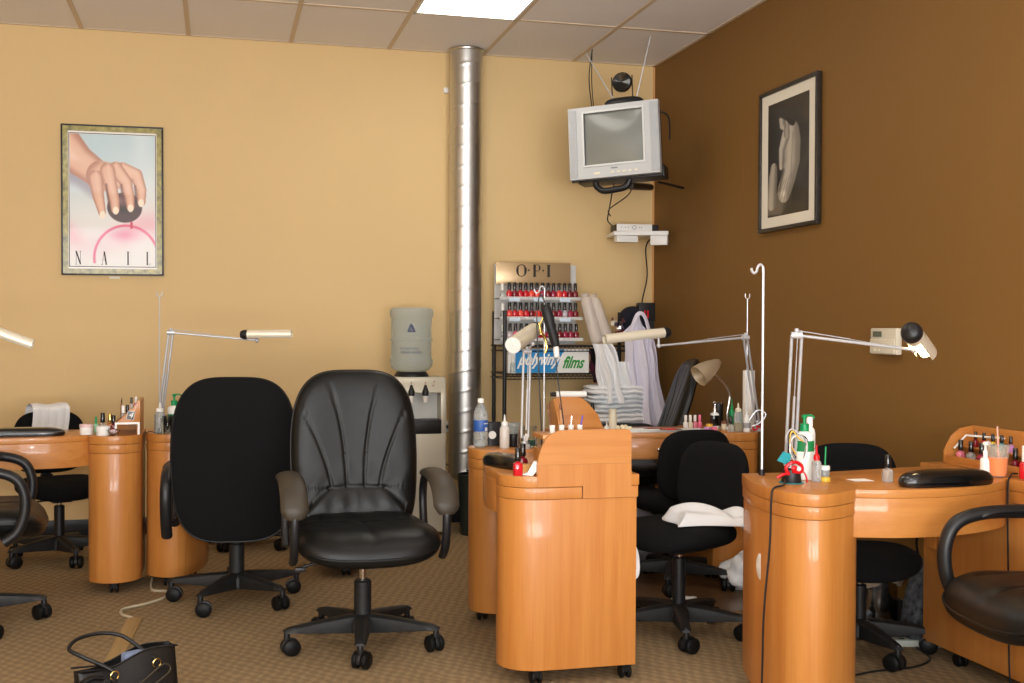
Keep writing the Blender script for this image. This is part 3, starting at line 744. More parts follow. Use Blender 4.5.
# gooseneck lamp
t = thing('gooseneck_lamp', 'gooseneck desk lamp with brushed metal shade on the back table', 'desk lamp', (2.535, 5.42, .742))
obj('base', M().lathe([(0, 0), (.05, 0), (.05, .012), (.02, .02), (.008, .03), (0, .03)]), STEEL, t)
obj('neck', M().tube(smooth_path([(0, 0, .02), (.0, 0, .08), (.012, 0, .16), (-.005, 0, .21), (-.05, 0, .262), (-.075, 0, .282)], 8), .0055, 10), CHROME, t)
ax = V((-.85, -.12, -.52)).normalized(); q = ax.to_track_quat('Z', 'Y').to_matrix().to_4x4(); mt = Matrix.Translation(V((-.045, 0, .345))) @ q
pf = [(.0, -.005), (.014, 0), (.026, .02), (.040, .055), (.052, .1), (.057, .145), (.055, .145), (.050, .1), (.038, .055), (.02, .02), (0, .01)]
obj('lamp_shade', M().lathe(pf, mtx=mt), mat('satin_nickel_shade', (214, 198, 168), .42, .8), t)
obj('bulb', M().lathe([(0, .03), (.016, .035), (.026, .07), (.024, .095), (0, .115)], mtx=mt), WHITE, t)

# ------------------------------------------------------------------ small things
def polish(label, loc, body=P_RED, cap=CAPB, s=1, group=None, rz=0, sq=4):
    o_ = link('nail_polish_bottle', cached('pb'+body.name+str(sq), lambda: M().lathe([(.0, 0), (.0135, 0), (.0145, .002), (.0145, .03), (.0125, .037), (.006, .041), (.006, .044), (0, .044)], n=20, sq=sq).mesh('polish', body)), None, loc, (0, 0, rz))
    o_.scale = (s, s, s)
    link('cap', cached('pc'+cap.name, lambda: M().lathe([(0, .0435), (.0088, .0435), (.0098, .05), (.0088, .082), (.0075, .084), (0, .084)], n=16).mesh('cap', cap)), o_)
    return tag(o_, label, 'nail polish', group)
def bottle(label, loc, r, h, body, capm, name='squeeze_bottle', nozzle=True, labelm=None, lz=(.3, .6), sq=None, cat='bottle', neck=.45, caph=.03, liquid=None, liq=.4):
    sh = h*.86
    o_ = tag(obj(name, M().lathe([(0, 0), (r*.94, 0), (r, .004), (r, sh), (r*.85, sh+(h-sh)*.55), (r*neck, h), (0, h)], sq=sq, n=24), body, loc=loc), label, cat)
    if nozzle:
        obj('nozzle', M().lathe([(r*neck*1.15, h), (r*neck*1.15, h+caph*.5), (r*.25, h+caph*.75), (r*.12, h+caph*1.7), (0, h+caph*1.75)], n=18), capm, o_)
    else:
        obj('cap', M().lathe([(r*neck*1.25, h-.001), (r*neck*1.25, h+caph), (r*neck*1.1, h+caph*1.08), (0, h+caph*1.08)], n=20), capm, o_)
    if labelm: obj('label_band', M().lathe([(r*1.012, h*lz[0]), (r*1.018, h*lz[0]+.001), (r*1.018, h*lz[1]-.001), (r*1.012, h*lz[1])], sq=sq, n=24), labelm, o_)
    if liquid: obj('liquid', M().lathe([(0, .003), (r*.9, .003), (r*.9, h*liq), (0, h*liq)], sq=sq, n=24), liquid, o_)
    return o_
def pump_bottle(label, loc, r, h, body, pump, labelm=None, lz=(.5, .72), sq=None, rz=0):
    o_ = bottle(label, loc, r, h, body, pump, 'pump_bottle', nozzle=False, labelm=labelm, lz=lz, sq=sq, cat='pump bottle', neck=.38, caph=.022)
    o_.rotation_euler = (0, 0, rz)
    m = M(); m.cyl((0, 0, h+.02), (0, 0, h+.045), .005); m.lathe([(.009, h+.043), (.010, h+.05), (.006, h+.055), (0, h+.055)])
    m.tube(smooth_path([(0, 0, h+.05), (.02, 0, h+.053), (.033, 0, h+.048), (.036, 0, h+.042)], 4), .0035, 8)
    obj('pump', m, pump, o_); return o_
def jar(label, loc, r, h, body, lid=None, name='jar', cat='jar'):
    o_ = tag(obj(name, M().lathe([(0, 0), (r*.92, 0), (r, .004), (r, h), (r*.9, h), (r*.88, .008), (0, .006)], n=24), body, loc=loc), label, cat)
    if lid: obj('lid', M().lathe([(0, h), (r*1.06, h), (r*1.06, h+.012), (r, h+.014), (0, h+.014)], n=24), lid, o_)
    return o_
def cord(label, pts, r, m_, name='extension_cord', n=6, cat='cord'):
    o0 = pts[0]; return tag(obj(name, M().tube(smooth_path(pts, 8), r, n), m_, org=o0), label, cat)
def arm_cushion(label, loc, rz, L=.34, w=.085, h=.042):
    m = M(); m.pad(L, w, h*1.5, e=2.6, edge=.5, nr=16, na=56, bend=lambda x, y: .0)
    m.v = [(x, y, max(z, -h*.3)+h*.3) for x, y, z in m.v]
    o_ = tag(obj('arm_cushion', m, mat('glossy_black_vinyl', (12, 12, 13), .22, coat=.5), loc=loc, rot=(0, 0, rz)), label, 'arm cushion')
    obj('cushion_base', M().box(-L*.32, L*.32, -w*.3, w*.3, 0, .006), PLASTIC, o_, loc=(0, 0, -.0005)); return o_
Z = .7405
# right table
arm_cushion('black glossy arm cushion lying on the right table near its front', (2.33, 3.30, Z), .06, .36, .10, .05)
pump_bottle('white pump bottle with green label and green pump on the right table', (1.945, 3.545, Z), .033, .165, mat('milky_white_plastic', (235, 240, 235), .35), GREEN, GREENL, (.58, .80))
bottle('tall slim white bottle behind the green pump bottle', (1.995, 3.60, Z), .020, .175, WHITE, WHITE, nozzle=False, name='tall_bottle', labelm=RED, lz=(.55, .57))
bottle('small clear bottle with pointed red nozzle beside the green pump bottle', (1.950, 3.47, Z), .0165, .072, CLEARP, RED, labelm=None, neck=.55, caph=.03)
t = jar('small glass jar with a green brush upright on a yellow cap', (1.985, 3.475, Z+.016), .015, .022, CLEARP, WHITE, name='brush_jar')
obj('brush_handle', M().cyl((0, 0, .035), (.002, 0, .1), .0028), GREEN, t); obj('yellow_stand', M().lathe([(0, -.016), (.018, -.016), (.018, -.002), (0, 0)]), YEL, t)
polish('clear nail polish bottle with black cap alone on the right table', (2.182, 3.41, Z), P_CLEAR, s=1.1)
tag(obj('paper_slip', M().box(2.08, 2.15, 3.44, 3.50, Z, Z+.001), PAPER, org=(2.2, 3.44, Z)), 'small clear paper slip under the clear polish bottle on right table', 'paper')
# lamp base clutter: black cup with red tangle
t = thing('tool_cup', 'black cup holding red and teal tools at the foot of the right lamp', 'tool cup', (1.852, 3.46, Z))
obj('cup', M().lathe([(0, 0), (.032, 0), (.034, .004), (.028, .045), (.025, .045), (.028, .008), (0, .008)]), PLASTIC, t)
m = M()
m.tube(smooth_path([(-.02, -.02, .03), (-.03, -.02, .055), (-.005, -.025, .072), (.025, -.02, .06), (.02, -.03, .04), (-.012, -.03, .042)], 5), .006, 8)
m.tube(smooth_path([(-.02, -.02, .035), (-.045, -.02, .03), (-.06, -.015, .02)], 5), .005, 8)
m.tube(smooth_path([(.02, -.02, .05), (.035, -.03, .03), (.042, -.03, .004)], 5), .003, 8)
m.ball((-.006, -.032, .052), .010, sc=(1.2, .6, 1)); obj('red_tool', m, RED, t)
m = M(); m.prism([(-.03, .0), (.012, -.018), (.02, .02), (-.008, .03)], -.003, .003, Matrix.Translation(V((-.022, .0, .075))) @ Matrix.Rotation(PI/2, 4, 'X')); obj('teal_tool', m, TEAL, t)
obj('white_knob', M().ball((.008, -.036, .05), .008), WHITE, t)
obj('saucer', M().lathe([(0, .0), (.04, .0), (.042, .003), (0, .003)]), TEAL, t, loc=(0, 0, -.0002))
cs = [(40, WHITE), (0, mat('grey_cable', (150, 150, 150), .5)), (80, PLASTIC), (-50, YEL), (150, SILVERP)]
for i, (ph, mm_) in enumerate(cs):
    a = math.radians(ph); x, y = 1.89, 3.52
    o_ = cord('%s loop of cable tangled around the right lamp arm' % ['white', 'grey', 'black', 'yellow', 'silver'][i], [(x, y-.02, .80+.01*i), (x-.035+.01*math.cos(a), y-.03, .84+.01*i), (x-.02, y-.03, .885+.008*i), (x+.015+.012*math.sin(a), y-.035, .90-.006*i), (x+.035, y-.03, .85+.005*i), (x+.028, y-.02, .815)], .0026, mm_, name='cable_loop', cat='cable')
cord('black power cord hanging down the side of the right table pedestal', [(1.82, 3.44, .755), (1.77, 3.36, .748), (1.722, 3.335, .742), (1.712, 3.33, .70), (1.71, 3.335, .55), (1.70, 3.35, .35), (1.70, 3.36, .15), (1.69, 3.35, .02), (1.65, 3.31, .006)], .0035, PLASTIC)
cord('black cord hanging over the right pedestal at the edge of the view', [(2.80, 3.42, .745), (2.70, 3.43, .752), (2.655, 3.40, .748), (2.632, 3.385, .70), (2.630, 3.375, .4), (2.626, 3.36, .1), (2.62, 3.34, .008)], .0035, PLASTIC)
# items on right pedestal
o = (2.76, 3.7, Z)
t = thing('wooden_organizer', 'wooden shelf organizer holding polishes at the far right of the right table', 'organizer', o)
prof = [(2.70, 3.845), (2.70, 3.33)]
m = M().box(2.705, 2.835, 3.335, 3.85, .7405, .75); m.box(2.825, 2.836, 3.335, 3.85, .75, .885); m.box(2.77, 2.825, 3.352, 3.838, .80, .808); m.box(2.705, 2.714, 3.352, 3.838, .75, .775)
obj('shelf_body', m, WY, t, org=o, bev=.002)
side = [(2.705, .7405), (2.705, .79), (2.735, .845), (2.775, .875), (2.836, .885), (2.836, .7405)]
obj('side_board', xz_prism(side, 3.84, 3.852), WH, t, org=o, bev=.002)
obj('side_board', xz_prism(side, 3.335, 3.352), WH, t, org=o, bev=.002)
obj('white_bracket', M().tube([(2.73, 3.82, .80), (2.775, 3.81, .85), (2.815, 3.64, .853)], .004, 6), WHITE, t, org=o)
Pp = [(P_PINK, CAPB, 'pink'), (P_CLEAR, CAPB, 'pale'), (P_BERRY, CAPB, 'berry'), (P_RED, CAPB, 'red'), (P_AMBER, CAPB, 'amber'), (P_DARK, CAPB, 'dark red'), (P_CORAL, WHITE, 'coral'), (P_SILVER, CAPB, 'silvery')]
for i, (b_, c_, nm) in enumerate(Pp):
    polish('%s nail polish with %s cap in the organizer of the right table' % (nm, 'white' if c_ is WHITE else 'black'), (2.748, 3.805-.062*i, .75), b_, c_)
for i in range(5):
    polish('%s nail polish on the upper step of the right organizer' % ['dark', 'red', 'yellow', 'teal', 'lilac'][i], (2.795, 3.78-.05*i, .808), [P_DARK, P_RED, mat('polish_yellow', (225, 190, 60), .1), TEAL, LILAC][i], s=.7)
t = bottle('red bottle with tall white cap at the far right organizer', (2.70, 3.385, Z), .018, .06, P_RED, WHITE, nozzle=False, caph=.05, name='lacquer_bottle')
pump_bottle('small white lotion pump bottle beside the orange drink', (2.61, 3.475, Z), .018, .066, WHITE, WHITE, rz=.5)
t = thing('drink_cup', 'clear plastic cup of orange drink with a straw on the right table', 'cup', (2.645, 3.455, Z))
obj('cup', M().lathe([(0, 0), (.029, 0), (.030, .003), (.039, .105), (.041, .108), (.0385, .108), (.0285, .006), (0, .006)], n=32), mat('thin_clear_cup', (235, 225, 205), .15, alpha=.16), t)
obj('drink', M().lathe([(0, .004), (.0285, .004), (.0348, .066), (0, .066)], n=32), ORANGE, t)
obj('straw', M().cyl((.006, 0, .01), (0.0, .004, .175), .0032, n=10), mat('pale_pink_straw', (225, 170, 150), .4), t)
obj('rim', M().tube([(.0405*math.cos(a), .0405*math.sin(a), .109) for a in [2*PI*i/36 for i in range(36)]], .0016, 6, closed=True), CLEARP, t)
t = thing('pen', 'black and silver pen lying beside the white lotion bottle', 'pen', (2.60, 3.58, Z+.005), -.35)
obj('barrel', M().cyl((-.05, 0, 0), (.03, 0, 0), .0045), PLASTIC, t); obj('grip', M().cyl((.03, 0, 0), (.055, 0, 0), .005, .002), CHROME, t)

# middle table
arm_cushion('black glossy arm cushion on the curved edge of the middle table', (1.035, 4.13, Z-.005), 1.88, .27, .085, .045)
polish('bright red nail polish bottle on the near end of the middle table', (1.018, 3.875, .7355), P_RED, s=1.15)
polish('nail polish bottle with black cap behind the red one on middle table', (1.075, 4.02, .7355), P_DARK, s=1.15)
m = M().box(-.022, .022, -.02, .02, 0, .035); m.box(-.016, .016, -.021, -.019, .005, .03)
t = tag(obj('small_carton', m, mat('kraft_card', (190, 140, 80), .8), loc=(1.045, 3.91, .7355), rot=(0, 0, .4), bev=.002), 'small brown carton next to the red polish on the middle table', 'box')
t = tag(obj('crumpled_packet', M().prism([(-.02, 0), (.0, .008), (.018, .05), (.03, .052), (.034, .02), (.02, 0)], -.02, .02, Matrix.Rotation(PI/2, 4, 'X')), PAPER, loc=(1.052, 3.875, .7365), rot=(0, .1, -.3), bev=.003), 'crumpled white packet leaning against the tall side panel', 'packet')
# brushes in white cups on the shelf behind the panel
bm = [(1.155, 'dark'), (1.19, 'wooden'), (1.225, 'silver'), (1.258, 'purple')]
for i, (x, nm) in enumerate(bm):
    t = thing('brush_cup', 'white cup with a %s manicure brush behind the tall side panel' % nm, 'brush cup', (x, 3.915, .878))
    obj('cup', M().lathe([(0, 0), (.0095, 0), (.0105, .028), (.0085, .028), (.008, .004), (0, .004)], n=16), WHITE, t)
    hm = [BROWN, mat('light_wood', (190, 140, 90), .5), CHROME, mat('purple_plastic', (90, 60, 170), .4)][i]
    dx = [-.012, -.004, .002, .010][i]
    obj('brush', M().tube([(0, 0, .006), (dx, 0, .06), (dx*1.3, 0, .085 if i < 2 else .06)], [.0022, .003, .0012], 8), hm, t)
    if i < 2: obj('bristles', M().lathe([(.003, 0), (.0045, .01), (.003, .022), (0, .026)], c=(dx*1.3, 0, .083)), BROWN, t)
# water bottle
def water_bottle(loc):
    t = thing('water_bottle', 'clear plastic water bottle with blue label at the far end of the middle table', 'bottle', loc)
    pr = [(0, 0), (.024, 0), (.031, .006), (.032, .02), (.030, .028), (.032, .036), (.032, .06), (.0305, .065), (.0305, .118), (.032, .124), (.031, .142), (.024, .165), (.013, .183), (.0115, .19), (.0115, .197), (0, .197)]
    obj('bottle_body', M().lathe(pr, n=32), CLEARP, t)
    obj('label_band', M().lathe([(.0309, .068), (.0312, .069), (.0312, .115), (.0309, .116)], n=32), BLUE, t)
    m = M(); m.box(-.012, .003, -.0318, -.0308, .07, .085); m.box(-.02, .01, -.0318, -.0305, .1, .104); obj('label_mark', m, WHITE, t, rot=(0, 0, .75))
    obj('cap', M().lathe([(0, .19), (.0135, .19), (.0135, .206), (.0125, .208), (0, .208)]), WHITE, t)
    obj('water', M().lathe([(0, .004), (.026, .004), (.028, .03), (0, .03)]), CLEARP, t)
water_bottle((1.095, 4.80, Z))
bottle('squat white glue bottle with pointed nozzle beside the water bottle', (1.185, 4.735, Z), .021, .095, mat('translucent_white_plastic', (232, 228, 222), .3, trans=.25), WHITE, neck=.55, caph=.028, liquid=None)
t = thing('black_mug', 'black box-like mug with a round white sticker behind the glue bottle', 'mug', (1.165, 4.86, Z))
obj('mug_body', M().lathe([(0, 0), (.035, 0), (.036, .1), (.033, .1), (.032, .006), (0, .006)], sq=5), PLASTIC, t)
obj('round_sticker', M().lathe([(.008, 0), (.017, 0), (.017, .004), (.008, .004)], mtx=Matrix.Translation(V((-.013, -.036, .048))) @ Matrix.Rotation(PI/2, 4, 'X')), WHITE, t)
t = jar('clear glass jar with tools in front of the lamp on the middle table', (1.30, 4.76, Z), .034, .09, GLASS, None, name='glass_jar')
obj('red_stick', M().cyl((-.01, 0, .01), (-.004, 0, .088), .004), RED, t); obj('black_cap', M().cyl((-.004, 0, .088), (-.003, 0, .112), .0055), PLASTIC, t)
obj('green_pad', M().lathe([(0, .007), (.028, .007), (.028, .03), (0, .03)]), mat('dark_teal_sponge', (60, 110, 100), .9), t)
polish('squat clear polish bottle with white top before the glass jar', (1.272, 4.70, Z), P_CLEAR, WHITE, s=.75, sq=2)
t = jar('black round jar between the glue bottle and the glass jar', (1.235, 4.78, Z), .018, .04, PLASTIC, PLASTIC)
t = jar('clear domed container behind the glue bottle on the middle table', (1.235, 4.84, Z), .045, .085, CLEARP, CLEARP, name='container', cat='container')
t = thing('wipe_tube', 'white tube lying on top of the far wooden organizer', 'tube', (1.50, 4.849, .9605))
obj('tube_body', M().cyl((-.055, 0, 0), (.085, 0, 0), .0135), WHITE, t); obj('cap', M().cyl((-.077, 0, 0), (-.055, 0, 0), .010), PLASTIC, t)
# items right of far organiser, tall white candle etc.
bottle('white cylindrical bottle right of the far wooden organizer', (1.90, 5.38, Z), .020, .10, OFFW, OFFW, nozzle=False, name='tall_bottle', neck=.8, caph=.012)
t = thing('hair_clipper', 'black and silver handheld tool standing near the white bottle', 'tool', (1.80, 5.40, Z))
obj('handle', M().lathe([(0, .06), (.012, .06), (.013, .09), (.009, .14), (0, .145)]), PLASTIC, t); obj('stand', M().lathe([(0, 0), (.018, 0), (.018, .06), (0, .06)]), STEEL, t)
bottle('low white cone-topped bottle by the white cylindrical bottle', (1.855, 5.34, Z), .017, .018, WHITE, WHITE, neck=.7, caph=.022)

# back table
t = thing('tool_tray', 'long steel tool tray on the back table', 'tray', (2.14, 5.345, Z), -.155)
m = M(); m.box(-.2, .22, -.05, .05, 0, .003); m.box(-.2, .22, -.052, -.05, 0, .012); m.box(-.2, .22, .05, .052, 0, .012); m.box(-.202, -.2, -.052, .052, 0, .012); m.box(.22, .222, -.052, .052, 0, .012); obj('tray', m, STEEL, t)
def stick(label, loc, rz, L, r, m1, m2, name='nail_tool', cat='tool'):
    t = thing(name, label, cat, loc, rz); obj('handle', M().cyl((-L/2, 0, 0), (L*.2, 0, 0), r, r*.9), m1, t); obj('tip', M().cyl((L*.2, 0, 0), (L/2, 0, 0), r*.8, r*.3), m2, t)
stick('black nail file tool lying on the tray', (2.02, 5.34, Z+.011), -.1, .13, .007, PAPER, PLASTIC)
stick('white brush lying on the tray', (2.10, 5.32, Z+.010), .1, .12, .006, WHITE, CHROME)
stick('silver cuticle pusher lying on the tray', (2.16, 5.30, Z+.008), -.25, .13, .004, CHROME, CHROME)
stick('red-handled brush lying on the tray', (2.19, 5.335, Z+.010), .05, .12, .006, RED, BROWN)
stick('dark red brush at the back of the tray', (2.13, 5.355, Z+.010), -.12, .12, .006, P_DARK, WHITE)
m = M()
for i in range(9): m.ball((random.uniform(-.03, .03), random.uniform(-.02, .02), .012+random.uniform(0, .012)), .012, 10)
o_ = obj('cotton_balls', m, mat('cotton_wool', (235, 222, 190), 1), loc=(1.95, 5.36, Z)); o_['kind'] = 'stuff'; tag(o_, 'pile of cream cotton balls left of the steel tray', 'cotton balls')
for i, (b_, c_, nm) in enumerate(((WHITE, WHITE, 'white'), (OFFW, WHITE, 'cream'), (P_PINK, WHITE, 'pink'), (PINK, PINK, 'bright pink'))):
    polish('%s slim polish bottle standing behind the tray on the back table' % nm, (2.34+.026*i, 5.50, Z), b_, c_, s=.8)
jar('small yellow pot at the right end of the tray', (2.41, 5.36, Z), .016, .018, YEL, YEL, name='powder_pot', cat='pot')
jar('small lilac pot in front of the yellow pot', (2.375, 5.30, Z), .018, .008, LILAC, LILAC, name='powder_pot', cat='pot')
jar('small pink pot right of the lilac pot', (2.412, 5.305, Z), .014, .008, PINK, PINK, name='powder_pot', cat='pot')
pump_bottle('small white bottle with black label and chrome top on the back table', (2.475, 5.44, Z), .020, .085, WHITE, CHROME, BLACKG, (.18, .82), sq=4)
jar('dark tall canister behind the gooseneck lamp stem', (2.535, 5.53, Z), .026, .115, PLASTIC, PLASTIC, name='canister', cat='canister')
bottle('clear squeeze bottle with yellow liquid on the back table', (2.525, 5.27, Z), .0225, .10, CLEARP, OFFW, neck=.6, caph=.025, liquid=AMBER, liq=.45)
polish('small dark polish bottle left of the yellow liquid bottle', (2.485, 5.27, Z), P_CLEAR, s=.9)
bottle('white spray bottle with grey label right of the yellow liquid bottle', (2.565, 5.255, Z), .0185, .075, WHITE, WHITE, neck=.7, caph=.018, labelm=mat('grey_label', (150, 150, 150), .5), lz=(.25, .6))
jar('small beige jar between the lamp stem and the canister', (2.50, 5.38, Z), .014, .03, OFFW, BROWN)
t = bottle('green slim bottle beside the gooseneck lamp stem', (2.575, 5.45, Z), .014, .1, GREEN, GREEN, name='tall_bottle')
t = thing('paper_towel_roll', 'white paper roll standing on the back table behind the lamp arm', 'paper roll', (2.645, 5.40, Z))
obj('roll', M().lathe([(.012, 0), (.031, 0), (.031, .30), (.012, .30)], n=32), PAPER, t); obj('core', M().lathe([(.0115, .001), (.0125, .001), (.0125, .269), (.0115, .269)], n=20), mat('cardboard', (170, 135, 95), .9), t)
t = thing('scissors', 'red-handled scissors with silver wires at the right end of the back table', 'scissors', (2.60, 5.235, Z+.02))
m = M(); m.tube([(.012*math.cos(a), 0, .012*math.sin(a)) for a in [2*PI*i/16 for i in range(16)]], .004, 6, closed=True); m.tube([(.026+.011*math.cos(a), 0, .014+.011*math.sin(a)) for a in [2*PI*i/16 for i in range(16)]], .004, 6, closed=True); obj('handles', m, RED, t)
obj('blades', M().cyl((.01, 0, .01), (.055, 0, .045), .003), CHROME, t)
cord('silver cable loops hanging behind the tall hook stand', [(2.56, 5.22, .80), (2.60, 5.21, .85), (2.64, 5.2, .83), (2.61, 5.2, .79), (2.57, 5.21, .77)], .004, SILVERP, name='cable_loop', cat='cable')

# left table items
Zc = Z
arm_cushion('black glossy arm cushion on the left table at the left edge', (-.90, 5.70, Z), .03, .42, .10, .038)
t = jar('small white tub with pink rim on the left table beside the pedestal', (-.60, 5.72, Z), .030, .035, WHITE, mat('pinkish_lid', (220, 190, 190), .4), name='tub', cat='tub')
bottle('small green bottle lying behind the white tub', (-.565, 5.80, Z), .010, .045, mat('pale_green_plastic', (150, 215, 180), .3), GREEN, name='tall_bottle', nozzle=False)
polish('nail polish with tall black cap at the left of the left organizer', (-.535, 5.80, Z), P_CLEAR, s=1.15)
polish('amber nail polish with gold cap beside the black capped one', (-.505, 5.84, Z), P_AMBER, BRASS, s=1.05)
polish('dark nail polish standing behind the clear bowl on the left pedestal', (-.485, 5.80, Z), P_DARK, s=1.0)
t = jar('white round tub in front of the polishes on the left pedestal', (-.52, 5.66, Z), .030, .03, WHITE, WHITE, name='tub', cat='tub')
m = M().lathe([(0, 0), (.02, 0), (.032, .03), (.030, .03), (.018, .004), (0, .004)]); t = tag(obj('glass_bowl', m, GLASS, loc=(-.472, 5.625, Z)), 'small clear glass bowl at the front of the left pedestal', 'bowl')
obj('cotton', M().ball((0, 0, .02), .018, 12, (1, 1, .6)), mat('pink_cotton', (235, 200, 205), 1), t)
for i, (x, z, b_, c_, nm) in enumerate(((-.435, .804, P_CLEAR, WHITE, 'clear nail polish with white cap'), (-.42, .804, P_DARK, CAPB, 'dark nail polish with black cap'), (-.40, .857, P_CLEAR, CAPB, 'pale nail polish with black cap'), (-.383, .857, P_PINK, WHITE, 'pink nail polish with white cap'))):
    polish(nm+' on the %s step of the organizer numbered four' % ('lower' if z < .85 else 'upper'), (x, 5.72+.05*(i % 2)+(0.03 if i > 1 else 0), z), b_, c_, s=.85 if i < 2 else .65)
t = thing('nail_brush', 'thin brown brush standing in the organizer numbered four', 'brush', (-.45, 5.75, .804)); obj('handle', M().cyl((0, 0, 0), (.005, 0, .085), .003), BROWN, t); obj('bristles', M().cyl((.005, 0, .085), (.006, 0, .105), .0035, .001), mat('dark_bristles', (60, 40, 25), .9), t)
bottle('clear bottle with white nozzle at the foot of the left lamp', (-.268, 5.71, Z), .026, .105, CLEARP, WHITE, neck=.6, caph=.025)
pump_bottle('round white pump bottle with green pump and green band, left', (-.205, 5.78, Z), .032, .13, WHITE, GREEN, GREENL, (.35, .68))
t = jar('glass jar of black tools with a white tape roll in front', (-.228, 5.70, Z), .038, .075, GLASS, None, name='glass_jar')
m = M()
for i in range(7): a = i*.9; m.tube([(.02*math.cos(a), .02*math.sin(a), .01), (.026*math.cos(a+.4), .026*math.sin(a+.4), .085)], .006, 6)
obj('black_tools', m, PLASTIC, t)
t = tag(obj('tape_roll', M().lathe([(.008, -.008), (.019, -.008), (.019, .008), (.008, .008), (.008, -.008)], mtx=Matrix.Rotation(PI/2, 4, 'X')), OFFW, loc=(-.185, 5.655, Z+.0455)), 'white tape roll propped against the jar of black tools', 'tape roll')
bottle('white bottle half hidden by the chair seen from behind', (-.14, 5.80, Z), .025, .12, WHITE, WHITE, neck=.5, caph=.03)
cord('short black cable lying on the pedestal beside the left lamp', [(-.335, 5.72, Z+.003), (-.31, 5.69, Z+.012), (-.28, 5.685, Z+.004), (-.262, 5.66, Z+.003)], .002, PLASTIC)
# black object peeking over the chair
t = thing('camcorder', 'small black object peeking above the front leather chair', 'device', (.655, 5.95, Z))
m = M(); m.cyl((0, 0, 0), (0, 0, .2), .008); m.lathe([(0, 0), (.04, 0), (.04, .01), (0, .012)]); obj('stand', m, PLASTIC, t)
m = M(); m.box(-.045, .02, -.02, .02, .2, .225); m.cyl((.0, -.005, .222), (.045, -.005, .218), .016); obj('head', m, mat('dark_blue_black_plastic', (20, 22, 34), .3), t, bev=.003)

# ------------------------------------------------------------------ poster prints (painted per vertex)
def canvas(name, w, h, nx, ny, paint, parent, loc, rot, rough=.4, coat=.5):
    vs = []; fs = []; cols = []
    for j in range(ny+1):
        for i in range(nx+1):
            u, v = i/nx, j/ny; vs.append((-w/2+w*u, 0, -h/2+h*v)); cols.append(paint(u, v))
    for j in range(ny):
        for i in range(nx):
            a = j*(nx+1)+i; fs.append([a, a+1, a+nx+2, a+nx+1])
    me = bpy.data.meshes.new(name); me.from_pydata(vs, [], fs)
    at = me.color_attributes.new('print', 'FLOAT_COLOR', 'POINT')
    flat = []
    for c in cols: flat += list(srgb(*c))
    at.data.foreach_set('color', flat)
    m = bpy.data.materials.new(name+'_ink'); m.use_nodes = True
    b = m.node_tree.nodes['Principled BSDF']; a = m.node_tree.nodes.new('ShaderNodeVertexColor'); a.layer_name = 'print'
    m.node_tree.links.new(a.outputs['Color'], b.inputs['Base Color'])
    b.inputs['Roughness'].default_value = rough; b.inputs['Coat Weight'].default_value = coat; b.inputs['Coat Roughness'].default_value = .03
    me.materials.append(m)
    return link(name, me, parent, loc, rot)
def sst(a, b, x): 
    t = max(0, min(1, (x-a)/(b-a))) if a != b else (1 if x > a else 0); return t*t*(3-2*t)
def mixc(a, b, t): return tuple(a[i]+(b[i]-a[i])*t for i in range(3))
def seg(px, py, ax, ay, bx, by):
    dx, dy = bx-ax, by-ay; t = max(0, min(1, ((px-ax)*dx+(py-ay)*dy)/(dx*dx+dy*dy))); return math.hypot(px-ax-dx*t, py-ay-dy*t), t
def capsule(px, py, pts, rs):
    best = (9, 0, 0); 
    for i in range(len(pts)-1):
        d, t = seg(px, py, *pts[i], *pts[i+1]); r = rs[i]+(rs[i+1]-rs[i])*t
        if d/r < best[0]: best = (d/r, i+t, (px-(pts[i][0]+(pts[i+1][0]-pts[i][0])*t))/r)
    return best
